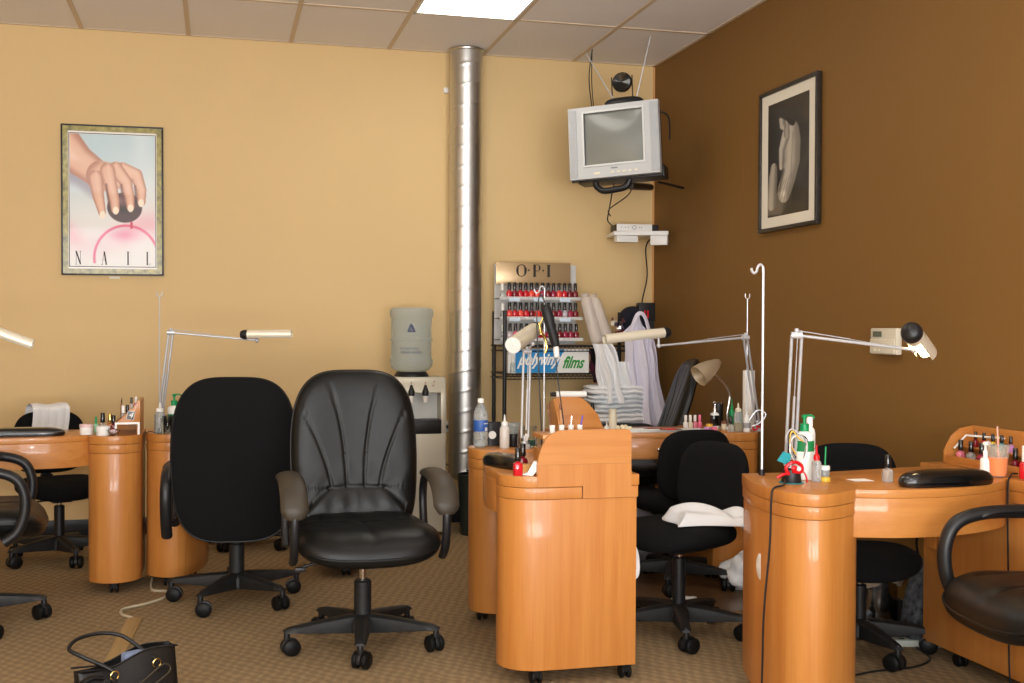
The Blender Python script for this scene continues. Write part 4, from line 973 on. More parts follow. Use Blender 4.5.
def paint_nail(u, v):
    # u right, v up; aspect 0.7
    x = u; y = (1-v)*1.45
    c = mixc((190, 212, 218), (232, 230, 226), sst(.2, 1.2, y+.25*x))
    c = mixc(c, (206, 222, 226), sst(.2, 0, abs(x-.85))*sst(.9, .1, y))
    pk = math.exp(-((y-1.10-.12*math.sin(x*5))/.14)**2)*(.35+.65*sst(.1, .4, abs(x-.35))); c = mixc(c, (240, 160, 180), .55*pk)
    pk = math.exp(-((x-.62)/.16)**2-((y-1.10)/.06)**2); c = mixc(c, (226, 110, 150), .6*pk)
    # soft shadow under the forearm
    d, t = seg(x, y, -.05, .42, .28, .62); c = mixc(c, (120, 105, 130), .55*sst(.13, .0, d))
    # pink arch
    rr = math.hypot((x-.66)/.38, (y-1.36)/.36)
    if y < 1.42: c = mixc(c, (222, 80, 120), .85*sst(.06, .02, abs(rr-1)))
    d, _ = seg(x, y, .72, .97, .72, 1.02); c = mixc(c, (205, 60, 90), sst(.02, .01, d))
    # glossy dark bottle in the fingers
    e = math.hypot((x-.64)/.205, (y-.80)/.165)
    c = mixc(c, (66, 38, 44), sst(1.04, .98, e))
    if e < 1: c = mixc(c, (150, 120, 130), .7*math.exp(-((x-.62)/.07)**2-((y-.72)/.05)**2)); c = mixc(c, (18, 10, 14), .8*math.exp(-((x-.62)/.14)**2-((y-.83)/.035)**2))
    skin = (226, 178, 150); dark = (168, 108, 84); lite = (242, 206, 184)
    def limb(c, pts, rs, lo=.35):
        q, k, sx = capsule(x, y, pts, rs)
        if q < 1.08:
            s = mixc(skin, dark, sst(.45, 1.0, q)*.8); s = mixc(s, lite, .6*sst(.7, 0, abs(sx-.1)+.2))
            c = mixc(c, s, sst(1.06, .96, q))
        return c
    c = limb(c, [(-.1, .12), (.12, .30), (.33, .44)], [.24, .17, .15])
    c = limb(c, [(.36, .46), (.58, .46)], [.17, .13])
    c = limb(c, [(.30, .48), (.33, .68), (.375, .86)], [.085, .068, .045])
    c = limb(c, [(.62, .38), (.78, .44), (.84, .60), (.84, .73)], [.08, .075, .06, .048])
    c = limb(c, [(.54, .38), (.66, .52), (.70, .68), (.71, .79)], [.085, .07, .056, .046])
    c = limb(c, [(.44, .40), (.48, .58), (.52, .72), (.53, .82)], [.09, .075, .06, .05])
    for (ax, ay, bx, by) in ((.425, .55, .455, .76), (.60, .55, .625, .76), (.765, .56, .775, .70)):
        d, t = seg(x, y, ax, ay, bx, by); c = mixc(c, (110, 60, 50), .75*sst(.022, .004, d))
    for (nx_, ny_) in ((.38, .885), (.535, .835), (.71, .805), (.835, .745)):
        e = math.hypot((x-nx_)/.036, (y-ny_)/.045); c = mixc(c, (248, 232, 210), sst(1.1, .85, e))
    return c
t = thing('framed_poster', 'framed nail poster with a hand on the tan back wall', 'poster', (-.610, 7.222, 2.0015))
t.rotation_euler = (0, -.006, 0)
W_, H_ = .578, .892
def frame_mesh(w, h, b, d0, d1, inner_b=None):
    m = M()
    m.box(-w/2, w/2, d0, d1, h/2-b, h/2); m.box(-w/2, w/2, d0, d1, -h/2, -h/2+b)
    m.box(-w/2, -w/2+b, d0, d1, -h/2+b, h/2-b); m.box(w/2-b, w/2, d0, d1, -h/2+b, h/2-b); return m
obj('frame', frame_mesh(W_, H_, .009, -.012, .012), PLASTIC, t, bev=.001)
GOLD = mat('mottled_gold_border', (150, 140, 70), .25, vary=.45, vscale=28, coat=.7)
obj('gold_border', frame_mesh(W_-.018, H_-.018, .03, -.006, .0), GOLD, t)
obj('mat_board', M().box(-W_/2+.035, W_/2-.035, -.004, .0, -H_/2+.035, H_/2-.035), mat('poster_paper', (236, 232, 224), .3, coat=.6), t)
obj('black_keyline', frame_mesh(W_-.085, H_-.098, .004, -.0048, -.004), DARKINK, t)
pw, ph = W_-.098, H_-.11
canvas('print', pw, ph, 150, 220, paint_nail, t, (0, -.0045, 0), (0, 0, 0))
# tall thin serif letters N A I L
def serif_bar(m, x0, z0, x1, z1, w): 
    d = V((x1-x0, 0, z1-z0)).normalized(); n = V((d.z, 0, -d.x))*w/2
    a, b = V((x0, 0, z0)), V((x1, 0, z1))
    m.add([a-n, a+n, b+n, b-n, a-n+V((0, -.0006, 0)), a+n+V((0, -.0006, 0)), b+n+V((0, -.0006, 0)), b-n+V((0, -.0006, 0))], [[0, 1, 2, 3], [4, 7, 6, 5], [0, 4, 5, 1], [1, 5, 6, 2], [2, 6, 7, 3], [3, 7, 4, 0]])
m = M(); hh = .078; thin, thk = .0022, .0078
x = 0; serif_bar(m, -.012, 0, -.012, hh, thin); serif_bar(m, -.012, hh, .012, 0, thk); serif_bar(m, .012, 0, .012, hh, thin)
for a in (-.012, .012): serif_bar(m, a-.005, hh if a > 0 else 0, a+.005, hh if a > 0 else 0, .0018)
serif_bar(m, -.018, hh, -.01, hh, .0018)
def shifted(m, dx): m.v = [(a+dx, b, c) for a, b, c in m.v]; return m
N_ = shifted(m, -.195)
A_ = M(); serif_bar(A_, -.012, 0, 0, hh, thin); serif_bar(A_, 0, hh, .012, 0, thk); serif_bar(A_, -.007, .028, .008, .028, thin); serif_bar(A_, -.017, 0, -.007, 0, .0018); serif_bar(A_, .006, 0, .018, 0, .0018); shifted(A_, -.05)
I_ = M(); serif_bar(I_, 0, 0, 0, hh, .0072); serif_bar(I_, -.007, 0, .007, 0, .0018); serif_bar(I_, -.007, hh, .007, hh, .0018); shifted(I_, .085)
L_ = M(); serif_bar(L_, 0, 0, 0, hh, .0072); serif_bar(L_, -.007, hh, .007, hh, .0018); serif_bar(L_, -.007, .0008, .016, .0008, .002); serif_bar(L_, .016, 0, .016, .014, .0016); shifted(L_, .195)
for q in (N_, A_, I_, L_): obj('letter', q, DARKINK, t, loc=(.0, -.0047, -.382))
tag(obj('wall_label', M().box(-.03, .03, 0, .003, -.008, .008), OFFW, loc=(-.60, 7.2335, 1.543)), 'tiny cream label stuck on the wall just below the nail poster', 'label')

def paint_nude(u, v):
    x = u; y = (1-v)*1.55
    n = .5+.5*math.sin(x*9+math.sin(y*7)*2)*math.sin(y*5+x*3)
    c = mixc((30, 27, 24), (62, 56, 48), sst(.5, 1., x)*n*.9)
    def body(c, pts, rs, base, lo, off=.0, soft=.07):
        q, k, sx = capsule(x, y, pts, rs)
        if q < 1+soft:
            s = mixc(base, lo, sst(.1, 1.0, abs(sx-off))*.75); c = mixc(c, s, sst(1+soft, 1-soft, q))
        return c
    g = (186, 178, 164); d = (104, 97, 88)
    c = body(c, [(.02, 1.42), (.30, 1.38)], [.10, .16], (96, 90, 80), (44, 40, 36))
    c = body(c, [(.10, 1.34), (.13, 1.02), (.15, .90)], [.12, .11, .085], (176, 168, 154), (90, 84, 76), -.2)
    c = body(c, [(.58, .50), (.60, .62), (.60, .84), (.52, 1.06), (.42, 1.22)], [.19, .20, .19, .165, .165], g, d, -.25)
    c = body(c, [(.44, .50), (.35, .66), (.34, .88)], [.10, .075, .055], (190, 182, 168), (96, 90, 82), -.3)
    c = body(c, [(.47, .46), (.46, .34)], [.075, .065], (160, 152, 140), d)
    c = body(c, [(.36, .24), (.36, .32), (.40, .36)], [.085, .07, .05], (178, 170, 156), (84, 78, 70), -.4)
    c = body(c, [(.40, .12), (.53, .17), (.60, .27), (.62, .33)], [.13, .14, .11, .06], (34, 30, 28), (24, 22, 20))
    c = body(c, [(.33, .08), (.30, .20)], [.05, .03], (36, 32, 30), (24, 22, 20))
    dd, _ = seg(x, y, .62, .48, .57, 1.08); c = mixc(c, (122, 114, 104), .45*sst(.03, .0, dd))
    dd, _ = seg(x, y, .40, .95, .30, 1.20); c = mixc(c, (50, 46, 42), .6*sst(.05, .0, dd))
    q = math.hypot((x-.40)/.09, (y-1.26)/.07); c = mixc(c, (232, 226, 212), .75*sst(1, .2, q))
    for k in range(5):
        dd, _ = seg(x, y, .20+.09*k, 1.42, .42+.06*k, 1.08-.02*k); c = mixc(c, (110, 103, 92), .4*sst(.018, .004, dd))
    return c
t = thing('framed_photograph', 'framed black and white photograph of a seated figure on the brown wall', 'picture', (2.822, 5.33, 2.138)); t.rotation_euler = (0, 0, -PI/2)
W2, H2 = .62, .742
FR = mat('dark_bronze_frame', (40, 34, 28), .4, vary=.4, vscale=40)
obj('frame', frame_mesh(W2, H2, .02, -.014, .014), FR, t, bev=.004)
obj('mat_board', M().box(-W2/2+.02, W2/2-.02, -.002, .0, -H2/2+.02, H2/2-.02), mat('cream_mat_board', (226, 220, 204), .6), t)
canvas('print', W2-.185, H2-.15, 130, 170, paint_nude, t, (0.0, -.003, .0), (0, 0, 0), rough=.35, coat=.2)

# thermostat
t = thing('thermostat', 'white thermostat with grey screen on the brown right wall', 'thermostat', (2.838, 4.435, 1.20)); t.rotation_euler = (0, 0, -PI/2)
obj('case', M().box(-.098, .10, -.03, .0, -.055, .06), mat('beige_thermostat_case', (206, 198, 178), .5), t, bev=.006)
obj('cover', M().box(-.093, .095, -.036, -.03, -.05, .012), mat('beige_thermostat_cover', (214, 206, 186), .5), t, bev=.003)
obj('display', M().box(-.075, -.01, -.033, -.03, .022, .046), mat('lcd_grey_green', (92, 98, 82), .3), t)
m = M(); m.box(-.06, -.045, -.0375, -.036, -.04, -.03); m.box(-.03, -.015, -.0375, -.036, -.04, -.03); obj('button', m, OFFW, t)

# ------------------------------------------------------------------ television in the corner
TVc = V((2.226, 6.323, 2.350)); yw, pt, rl = -.60, -.045, .055
nv = V((math.sin(yw)*math.cos(pt), -math.cos(yw)*math.cos(pt), -math.sin(pt))); rt = V((math.cos(yw), math.sin(yw), 0)); up = rt.cross(-nv)
if up.z < 0: up = -up
rt, up = rt*math.cos(rl)+up*math.sin(rl), -rt*math.sin(rl)+up*math.cos(rl)
bk = -nv
R4 = Matrix((rt, bk, up)).transposed().to_4x4()
t = tag(link('television', None), 'silver tube television mounted high in the far right corner', 'television')
t.matrix_world = Matrix.Translation(TVc) @ R4
TVM = mat('silver_tv_plastic', (188, 190, 190), .4); w2, h2 = .270, .212
# bezel with opening
m = M()
iw0, iw1, ih0, ih1 = -.178, .178, -.135, .175
m.box(-w2, iw0, 0, .05, -h2, h2); m.box(iw1, w2, 0, .05, -h2, h2); m.box(iw0, iw1, 0, .05, -h2, ih0); m.box(iw0, iw1, 0, .05, ih1, h2)
obj('bezel', m, TVM, t, merge=True)
m = frame_mesh(.375, .33, .012, -.006, .004); m.v = [(a, b, c+.02) for a, b, c in m.v]; obj('screen_surround', m, mat('light_silver_plastic', (206, 208, 206), .35), t, bev=.002)
m = M(); m.box(-w2+.004, -w2+.05, -.004, .002, -h2+.012, h2-.012); obj('speaker_grille', M().box(w2-.05, w2-.004, -.004, .002, -h2+.012, h2-.012), mat('speaker_grey', (176, 179, 181), .5, bump=.8, bscale=900), t, bev=.002); obj('speaker_grille', m, mat('speaker_grey', (160, 163, 165), .5, bump=.8, bscale=900), t, bev=.002)
def scr(u, v):
    x = -.172+.344*u; z = -.132+.304*v; return (x, .012-.02*(1-(x/.172)**2)*(1-((z-.02)/.152)**2), z)
SCR = mat('dark_grey_tube_glass', (120, 122, 116), .3, coat=.5); obj('screen', M().grid(scr, 24, 24), SCR, t)
m = M()
rings = [(w2-.006, h2-.006, .05, 0), (w2-.01, h2-.01, .12, 0), (.23, .18, .20, 0), (.15, .12, .36, -.02), (.12, .09, .40, -.02)]
vs = []; fs = []
for a, b, d, dz in rings: vs += [(-a, d, -b+dz), (a, d, -b+dz), (a, d, b+dz), (-a, d, b+dz)]
for i in range(4):
    for k in range(4): fs.append([i*4+k, i*4+(k+1) % 4, (i+1)*4+(k+1) % 4, (i+1)*4+k])
fs += [[16, 17, 18, 19], [3, 2, 1, 0]]
m.add(vs, fs); obj('rear_shell', m, PLASTIC, t, bev=.006)
m = M()
for i in range(5): m.box(-.02+i*.035, -.002+i*.035, -.004, .0, -h2+.022, -h2+.032)
obj('buttons', m, OFFW, t); obj('power_button', M().box(-.125, -.085, -.004, 0, -h2+.02, -h2+.034), OFFW, t, bev=.002)
obj('badge', M().box(-.02, .02, -.0015, 0, -.165, -.158), mat('grey_badge', (120, 122, 124), .4), t)
# wall bracket
t = tag(link('television_bracket', None), 'black wall bracket and tray carrying the television', 'tv bracket'); t.matrix_world = Matrix.Translation(TVc) @ R4
m = M(); m.box(-.24, .27, .04, .20, -h2-.012, -h2-.001); m.box(-.26, -.22, .0, .03, -h2-.014, -h2-.002); m.box(.25, .275, .08, .20, -h2-.012, -h2+.06)
obj('tray', m, PLASTIC, t, bev=.003)
P = smooth_path([(-.13, .06, -h2-.015), (-.125, .06, -h2-.04), (-.085, .06, -h2-.068), (-.01, .06, -h2-.066), (.05, .06, -h2-.055), (.075, .06, -h2-.015)], 6)
obj('handle_tube', M().tube(P, .019, 12), PLASTIC, t)
m = M(); a0 = V((.02, .30, -h2-.01)); inv = (Matrix.Translation(TVc) @ R4).inverted()
wl = inv @ V((2.80, 7.20, 2.20)); wl2 = inv @ V((2.80, 7.20, 2.32)); m.tube([a0, wl], .022, 10); m.tube([a0+V((0, 0, .03)), wl2], .015, 10)
obj('wall_arm', m, PLASTIC, t)
m = M(); m.tube([V((.2, .25, -h2-.01)), inv @ V((2.832, 6.72, 2.14))], .008, 8); obj('brace', m, PLASTIC, t)
# antenna on top
pz = h2-.004
t = tag(link('antenna', None), 'rabbit-ear antenna with round dark dish standing on the television', 'antenna'); t.matrix_world = Matrix.Translation(TVc) @ R4 @ Matrix.Translation(V((.04, .10, h2-.006)))
obj('base', M().pad(.24, .13, .08, e=3, nr=10, na=40, mtx=Matrix.Translation(V((.01, 0, .018)))), PLASTIC, t)
obj('rod', M().cyl((-.045, 0, .04), (-.215, 0, .36), .004, .003, n=8), SILVERP, t)
obj('rod', M().cyl((.08, 0, .04), (.180, 0, .405), .004, .003, n=8), SILVERP, t)
mt = Matrix.Translation(V((.0, 0, .155))) @ Matrix.Rotation(PI/2, 4, 'X')
obj('dish', M().lathe([(0, .006), (.03, .010), (.052, .014), (.058, .010), (.06, 0), (.058, -.01), (.0, -.012)], mtx=mt, n=32), BLACKG, t)
m = M(); m.tube([(-.066, .012, .03), (-.066, .012, .195)], .004, 6); m.tube([(.058, .012, .03), (.058, .012, .195)], .004, 6); m.tube([(-.066, .012, .04), (.058, .012, .04)], .004, 6); obj('dish_post', m, PLASTIC, t)
P = [inv.inverted() @ V(p) for p in [(-.16, .2, h2-.02), (-.1, .15, h2+.02), (0, .12, h2+.035), (.12, .12, h2+.03), (.2, .2, h2-.01), (.285, .2, h2-.06), (.29, .2, h2-.2)]]
cord('black cable lying over the top of the television', P, .005, PLASTIC)
cord('thin black cable dropping from the ceiling behind the television', [(2.285, 6.9, HC), (2.265, 6.9, 2.85), (2.26, 6.85, 2.7), (2.27, 6.8, 2.52)], .0035, PLASTIC)
cord('second thin cable dropping from the ceiling behind the television', [(2.29, 6.92, HC), (2.29, 6.92, 2.8), (2.30, 6.88, 2.6), (2.32, 6.8, 2.5)], .003, PLASTIC)
cord('black cable hanging from the television to the set-top box', [(2.24, 6.35, 2.10), (2.28, 6.5, 2.05), (2.35, 6.75, 1.98), (2.36, 6.8, 1.93), (2.42, 6.88, 1.905), (2.46, 6.98, 1.91)], .004, PLASTIC)
cord('black cable hanging from the bracket beside the first one', [(2.36, 6.35, 2.10), (2.40, 6.55, 2.06), (2.37, 6.8, 2.0), (2.39, 6.83, 1.96)], .004, PLASTIC)
cord('black cable running down the corner from the shelf to the table', [(2.80, 7.1, 1.87), (2.74, 7.12, 1.80), (2.76, 7.15, 1.6), (2.72, 7.14, 1.42), (2.715, 7.12, 1.25), (2.73, 7.1, 1.0), (2.74, 7.1, .3)], .005, PLASTIC)
# corner shelf + box
o = (2.62, 7.0, 1.865)
t = thing('corner_shelf', 'small white corner shelf below the television', 'shelf', o)
obj('shelf_board', M().prism([(2.50, 7.225), (2.455, 6.95), (2.63, 6.90), (2.76, 6.83), (2.78, 6.83), (2.825, 7.225)], 1.853, 1.878), WHITE, t, org=o, bev=.002)
obj('bracket', M().box(2.475, 2.62, 6.95, 7.01, 1.81, 1.852), WHITE, t, org=o, bev=.003)
obj('bracket', M().prism([(2.68, 6.89), (2.775, 6.84), (2.79, 6.86), (2.70, 6.94)], 1.79, 1.852), WHITE, t, org=o, bev=.003)
t = thing('set_top_box', 'white-fronted set-top box on the corner shelf', 'set-top box', (2.60, 6.98, 1.8785), -.1)
obj('case', M().box(-.125, .15, -.055, .12, 0, .045), PLASTIC, t, bev=.002); obj('front_panel', M().box(-.127, .105, -.062, -.0555, 0, .045), WHITE, t, bev=.001)
m = M(); m.tube([(.012*math.cos(a)-.012, -.0635, .023+.012*math.sin(a)) for a in [2*PI*i/20 for i in range(20)]], .0015, 5, closed=True)
for i in (-.1, -.075, -.055, .02, .032): m.box(i, i+.005, -.0635, -.062, .02, .026)
obj('controls', m, mat('grey_print', (110, 120, 120), .5), t)

# ------------------------------------------------------------------ water cooler
t = thing('water_cooler', 'silver grey water cooler carrying a blue jug beside the duct', 'water cooler', (1.175, 6.93, 0))
SIL = mat('silver_cooler_plastic', (192, 186, 168), .38, .3)
obj('cabinet', M().box(-.16, .16, -.15, .16, .02, .62), SIL, t, bev=.012, seg=3)
hp = [(-.15, .86), (-.135, .93), (-.11, .955), (.15, .955), (.16, .93), (.16, .62), (-.02, .62), (-.02, .86)]
obj('head', yz_poly(-.16, .16, [(d, z) for d, z in hp], 0), SIL, t, bev=.008, seg=3)
for a_ in (-.16, .125): obj('side_pillar', M().box(a_, a_+.035, -.15, -.015, .615, .865), SIL, t, bev=.008)
obj('niche_panel', M().box(-.125, .125, -.032, -.018, .70, .86), mat('pale_cooler_niche', (205, 207, 202), .4), t)
obj('drip_tray', M().box(-.13, .13, -.152, -.03, .615, .70), mat('black_drip_tray', (16, 16, 18), .4), t, bev=.004)
for i, x in enumerate((-.055, .03)):
    k = obj('tap', M().lathe([(0, .84), (.018, .845), (.02, .87), (.014, .885), (.006, .91), (0, .912)], c=(x, -.158, 0)), PLASTIC, t)
    obj('tap_spout', M().lathe([(.0, .805), (.013, .805), (.017, .83), (.019, .845), (0, .846)], c=(x, -.158, 0)), WHITE, k)
m = M()
for x in (-.055, .03): m.cyl((x, -.153, .922), (x, -.147, .922), .004)
m.cyl((.085, -.153, .93), (.085, -.146, .93), .004); m.cyl((.078, -.153, .905), (.078, -.148, .905), .004); obj('indicator_light', m, mat('amber_dots', (150, 90, 40), .4), t)
obj('jug_collar', M().lathe([(.105, .95), (.105, .965), (.09, .985), (.06, .985)], c=(-.03, 0, 0), n=32), PLASTIC, t)
JUG = mat('blue_tinted_jug', (214, 226, 226), .06, trans=.72, ior=1.12)
t2_ = thing('water_jug', 'large clear blue water jug upside down on the water cooler', 'water jug', (1.145, 6.93, .985))
pr = [(.05, -.02), (.075, .0), (.11, .012), (.127, .03), (.131, .055), (.131, .075), (.125, .085), (.125, .185), (.131, .19), (.131, .20), (.125, .205), (.125, .325), (.132, .335), (.134, .36), (.130, .378), (.118, .388), (0, .388)]
def jugm():
    m = M(); n = 48; vs = []; fs = []
    for (r, z) in pr:
        for k in range(n):
            a = 2*PI*k/n; rr = r
            if .08 < z < .30:
                da = (a-.1+PI) % (2*PI)-PI
                if abs(da) < .5: rr = r-.03*math.exp(-(da/.25)**2)*(1 if .12 < z < .28 else .2)
            vs.append((rr*math.cos(a), rr*math.sin(a), z))
    for i in range(len(pr)-1):
        for k in range(n): fs.append([i*n+k, i*n+(k+1) % n, (i+1)*n+(k+1) % n, (i+1)*n+k])
    fs.append([(len(pr)-1)*n+k for k in range(n)][::1]); fs.append(list(range(n))[::-1]); m.add(vs, fs); return m
pr = [p for p in pr if p[0] > 0]; pr2 = []
for i in range(len(pr)-1):
    (r0, z0), (r1, z1) = pr[i], pr[i+1]; k = max(1, int((z1-z0)/.02))
    for j in range(k): pr2.append((r0+(r1-r0)*j/k, z0+(z1-z0)*j/k))
pr = pr2+[pr[-1]]
obj('jug_shell', jugm(), JUG, t2_)
INK = mat('navy_jug_print', (62, 66, 100), .5)
mk = M(); serif_bar(mk, -.024, .0, .026, .0, .008); serif_bar(mk, -.018, .002, -.002, .042, .011); serif_bar(mk, .0, .042, .018, .002, .013); serif_bar(mk, -.006, .004, .004, .02, .006)
obj('emblem', mk, INK, t2_, loc=(-.022, -.1268, .245), rot=(0, 0, .02))
lettering('SPRING WATER', .021, INK, t2_, (-.022, -.1275, .118), (PI/2, 0, 0), sx=.85)
m = M()
for i, w_ in enumerate([.008, .010, .008, .012, .008, .009, .006, .010, .008]):
    xx = -.075+i*.0125; serif_bar(m, xx, 0, xx+(w_-.008), .013, .003); serif_bar(m, xx, .007+.004*(i % 2), xx+.007, .007+.003*((i+1) % 3), .0025)
obj('printed_line', m, INK, t2_, loc=(-.012, -.1275, .135))
cord('black cooler cord running down beside the duct', [(1.33, 7.1, .45), (1.42, 7.12, .38), (1.55, 6.98, .36), (1.62, 7.05, .40)], .004, PLASTIC)
t = thing('waste_bin', 'dark round waste bin standing between duct and middle table', 'waste bin', (1.53, 6.80, 0))
obj('bin_body', M().lathe([(0, 0), (.10, 0), (.102, .01), (.115, .36), (.112, .36), (.098, .012), (0, .012)], n=32), mat('dark_green_bin', (34, 42, 40), .5), t); obj('rim', M().tube([(.115*math.cos(a), .115*math.sin(a), .36) for a in [2*PI*i/32 for i in range(32)]], .006, 8, closed=True), PLASTIC, t)

# ------------------------------------------------------------------ wire rack & polish display
o = (2.1, 6.95, 0)
t = thing('wire_rack', 'black wire shelving rack standing against the back wall', 'rack', o)
m = M()
for (x, y) in ((1.690, 6.76), (1.712, 7.13), (2.56, 6.76), (2.56, 7.13)):
    obj('post', M().cyl((x, y, .0), (x, y, 1.36), .0125, n=14), PLASTIC, t, org=o)
for z in (1.142, .972, .50):
    m = M()
    for y in (6.76, 7.13): m.cyl((1.69, y, z), (2.56, y, z), .0035, n=6); m.cyl((1.69, y, z-.03), (2.56, y, z-.03), .0035, n=6)
    for x in (1.70, 2.56): m.cyl((x, 6.76, z), (x, 7.13, z), .0035, n=6); m.cyl((x, 6.76, z-.03), (x, 7.13, z-.03), .0035, n=6)
    k = 0
    while k < 34:
        x = 1.69+k*.0256
        for y in (6.76,): m.tube([(x, y, z), (x+.0128, y, z-.03), (x+.0256, y, z)], .0018, 5)
        m.cyl((x, 6.76, z+.003), (x, 7.13, z+.003), .0016, n=5); k += 1
    obj('wire_shelf', m, PLASTIC, t, org=o)
# display
o = (1.95, 7.0, 1.15)
t = thing('polish_display', 'nail polish display rack with letter header on the wire rack', 'polish display', o)
DISP = mat('grey_display_board', (196, 194, 190), .4)
obj('back_board', M().box(1.70, 2.24, 7.075, 7.085, 1.15, 1.66), DISP, t, org=o)
hdm = mat('taupe_satin_header', (176, 150, 112), .25, .4)
hdr = obj('header', M().box(1.702, 2.195, 7.045, 7.055, 1.53, 1.672), hdm, t, org=o, bev=.002)
tk = .008
def ring(m, cx, cz, rx, rz, w1, w2, n=28):
    vs = []; fs = []
    for k in range(n):
        a = 2*PI*k/n; ca, sa = math.cos(a), math.sin(a); ww = w1+(w2-w1)*abs(ca)**2
        for f_ in (0, 1):
            for yv in (0, -.0012): vs.append((cx+(rx-ww*f_)*ca, yv, cz+(rz-w1*f_*1.0)*sa))
    for k in range(n):
        j = (k+1) % n; A = k*4; B = j*4
        fs += [[A, B, B+1, A+1], [A+1, B+1, B+3, A+3], [A+3, B+3, B+2, A+2], [A+2, B+2, B, A]]
    m.add(vs, fs)
lo = M(); ring(lo, 0, .0, .035, .039, .005, .016); 
obj('letter', lo, DARKINK, hdr, loc=(1.868-o[0], 7.0445-o[1], 1.62-o[2]))
lp = M(); serif_bar(lp, 0, -.039, 0, .039, .016); serif_bar(lp, -.012, -.036, .013, -.036, .003); serif_bar(lp, -.012, .0355, .006, .0355, .003)
ring(lp, .015, .018, .025, .022, .004, .012); obj('letter', lp, DARKINK, hdr, loc=(1.955-o[0], 7.0445-o[1], 1.62-o[2]))
li = M(); serif_bar(li, 0, -.039, 0, .039, .017); serif_bar(li, -.014, -.036, .014, -.036, .003); serif_bar(li, -.014, .036, .014, .036, .003); obj('letter', li, DARKINK, hdr, loc=(2.048-o[0], 7.0445-o[1], 1.62-o[2]))
for x in (1.917, 2.012): obj('dot', M().lathe([(0, 0), (.006, 0), (.006, .001), (0, .001)], mtx=Matrix.Rotation(PI/2, 4, 'X')), DARKINK, hdr, loc=(x-o[0], 7.0445-o[1], 1.622-o[2]))
rows = [(1.443, 6.965), (1.318, 6.955), (1.186, 6.94)]
for (z, y) in rows:
    obj('display_shelf', M().box(1.70, 2.24, y-.025, 7.075, z-.008, z-.0005), CLEARP, t, org=o)
    obj('shelf_lip', M().box(1.70, 2.24, y-.028, y-.025, z-.012, z+.008), DISP, t, org=o)
    for x in ((1.76, 1.92, 2.09) if z > 1.3 else ()):
        obj('price_tag', M().box(x, x+.07, y-.0315, y-.0285, z-.022, z+.0005), mat('pale_blue_tag', (205, 222, 236), .5), t, org=o)
mcols = [[P_RED, P_DARK, P_RED, P_RED, P_CORAL, P_CORAL, P_BERRY, P_DARK, P_BERRY, P_CORAL, P_RED, P_DARK, P_DARK],
         [P_CORAL, P_RED, P_CORAL, P_RED, P_DARK, P_CORAL, P_RED, P_BERRY, P_DARK, P_BERRY, P_SILVER, P_BERRY, P_DARK],
         [P_SILVER, P_PINK, P_SILVER, P_RED, P_DARK, P_RED, P_RED, P_BERRY, P_RED, P_DARK, P_BERRY, P_BERRY, P_DARK]]
nm_ = {P_RED.name: 'red', P_DARK.name: 'dark red', P_CORAL.name: 'coral', P_BERRY.name: 'berry', P_SILVER.name: 'silvery', P_PINK.name: 'pink'}
tier = ['top', 'middle', 'bottom']
protos = {}
for r_, (z, y) in enumerate(rows):
    for c_ in range(13):
        b_ = mcols[r_][c_]; n_ = nm_[b_.name]; x = 1.768+c_*.0362
        lab = '%s nail polish bottle with black cap on the %s tier of the polish display' % (n_, tier[r_]); gp = '%s polish bottles on the %s display tier' % (n_, tier[r_])
        if b_.name in protos:
            q = dup(protos[b_.name], (x, y, z), None, lab, gp)
        else:
            q = polish(lab, (x, y, z), b_, CAPB, s=1.16, group=gp); protos[b_.name] = q
    if r_ < 3:
        for c_ in range(1):
            polish('clear bottle at the far left of the %s tier of the polish display' % tier[r_], (1.725, y, z), P_CLEAR, WHITE, s=1.05)
# polyvinyl films box
o = (1.95, 6.80, .976)
t = thing('film_box', 'long blue and white carton of polyvinyl films on the wire rack', 'carton', o)
obj('carton', M().box(1.715, 2.232, 6.772, 6.90, .978, 1.125), mat('white_carton', (228, 226, 220), .6), t, org=o, bev=.002)
bl = mat('bright_blue_print', (20, 130, 190), .5)
obj('blue_field', xz_prism([(1.76, .9795), (2.015, .9795), (2.075, 1.1235), (1.76, 1.1235)], 6.7705, 6.7715), bl, t, org=o)
lettering('polyvinyl', .098, WHITE, t, (1.912-o[0], 6.7695-o[1], 1.06-o[2]), (PI/2, 0, 0), shear=.5, sx=.78, bold=.003)
lettering('films', .10, mat('green_print', (40, 140, 50), .5), t, (2.125-o[0], 6.7695-o[1], 1.04-o[2]), (PI/2, 0, 0), shear=.5, sx=.72, bold=.003)
bottle('small clear bottle at the left end of the films carton', (1.738, 6.745+.0, .975), .016, .07, CLEARP, WHITE, nozzle=False, name='tall_bottle')
# clear wrapped rolls leaning at the right of the display
for i, (x, a) in enumerate(((2.255, .28), (2.325, .34))):
    mt = Matrix.Translation(V((x+.07, 6.88, 1.165))) @ Matrix.Rotation(-a, 4, 'Y')
    t = tag(obj('plastic_wrapped_roll', M().lathe([(0, 0), (.035, 0), (.042, .02), (.04, .24), (.035, .28), (.02, .30), (.03, .32), (0, .325)], mtx=mt, n=20), mat('pinkish_clear_film', (236, 224, 214), .2, alpha=.55, bump=.9, bscale=60), org=(x, 6.88, 1.15)), ['clear wrapped roll leaning against the right side of the polish display', 'second clear wrapped roll, right of the first beside the display'][i], 'roll')
m = M()
for i in range(26):
    m.prism([(random.uniform(-.02, -.005), -.012), (.014, random.uniform(-.015, 0)), (.01, .014), (-.014, .012)], -.001, .001, Matrix.Translation(V((random.uniform(-.055, .055), random.uniform(-.04, .04), random.uniform(.01, .17)))) @ Euler((random.uniform(0, 3), random.uniform(0, 3), random.uniform(0, 3))).to_matrix().to_4x4()); m.k = (i+1) % 4
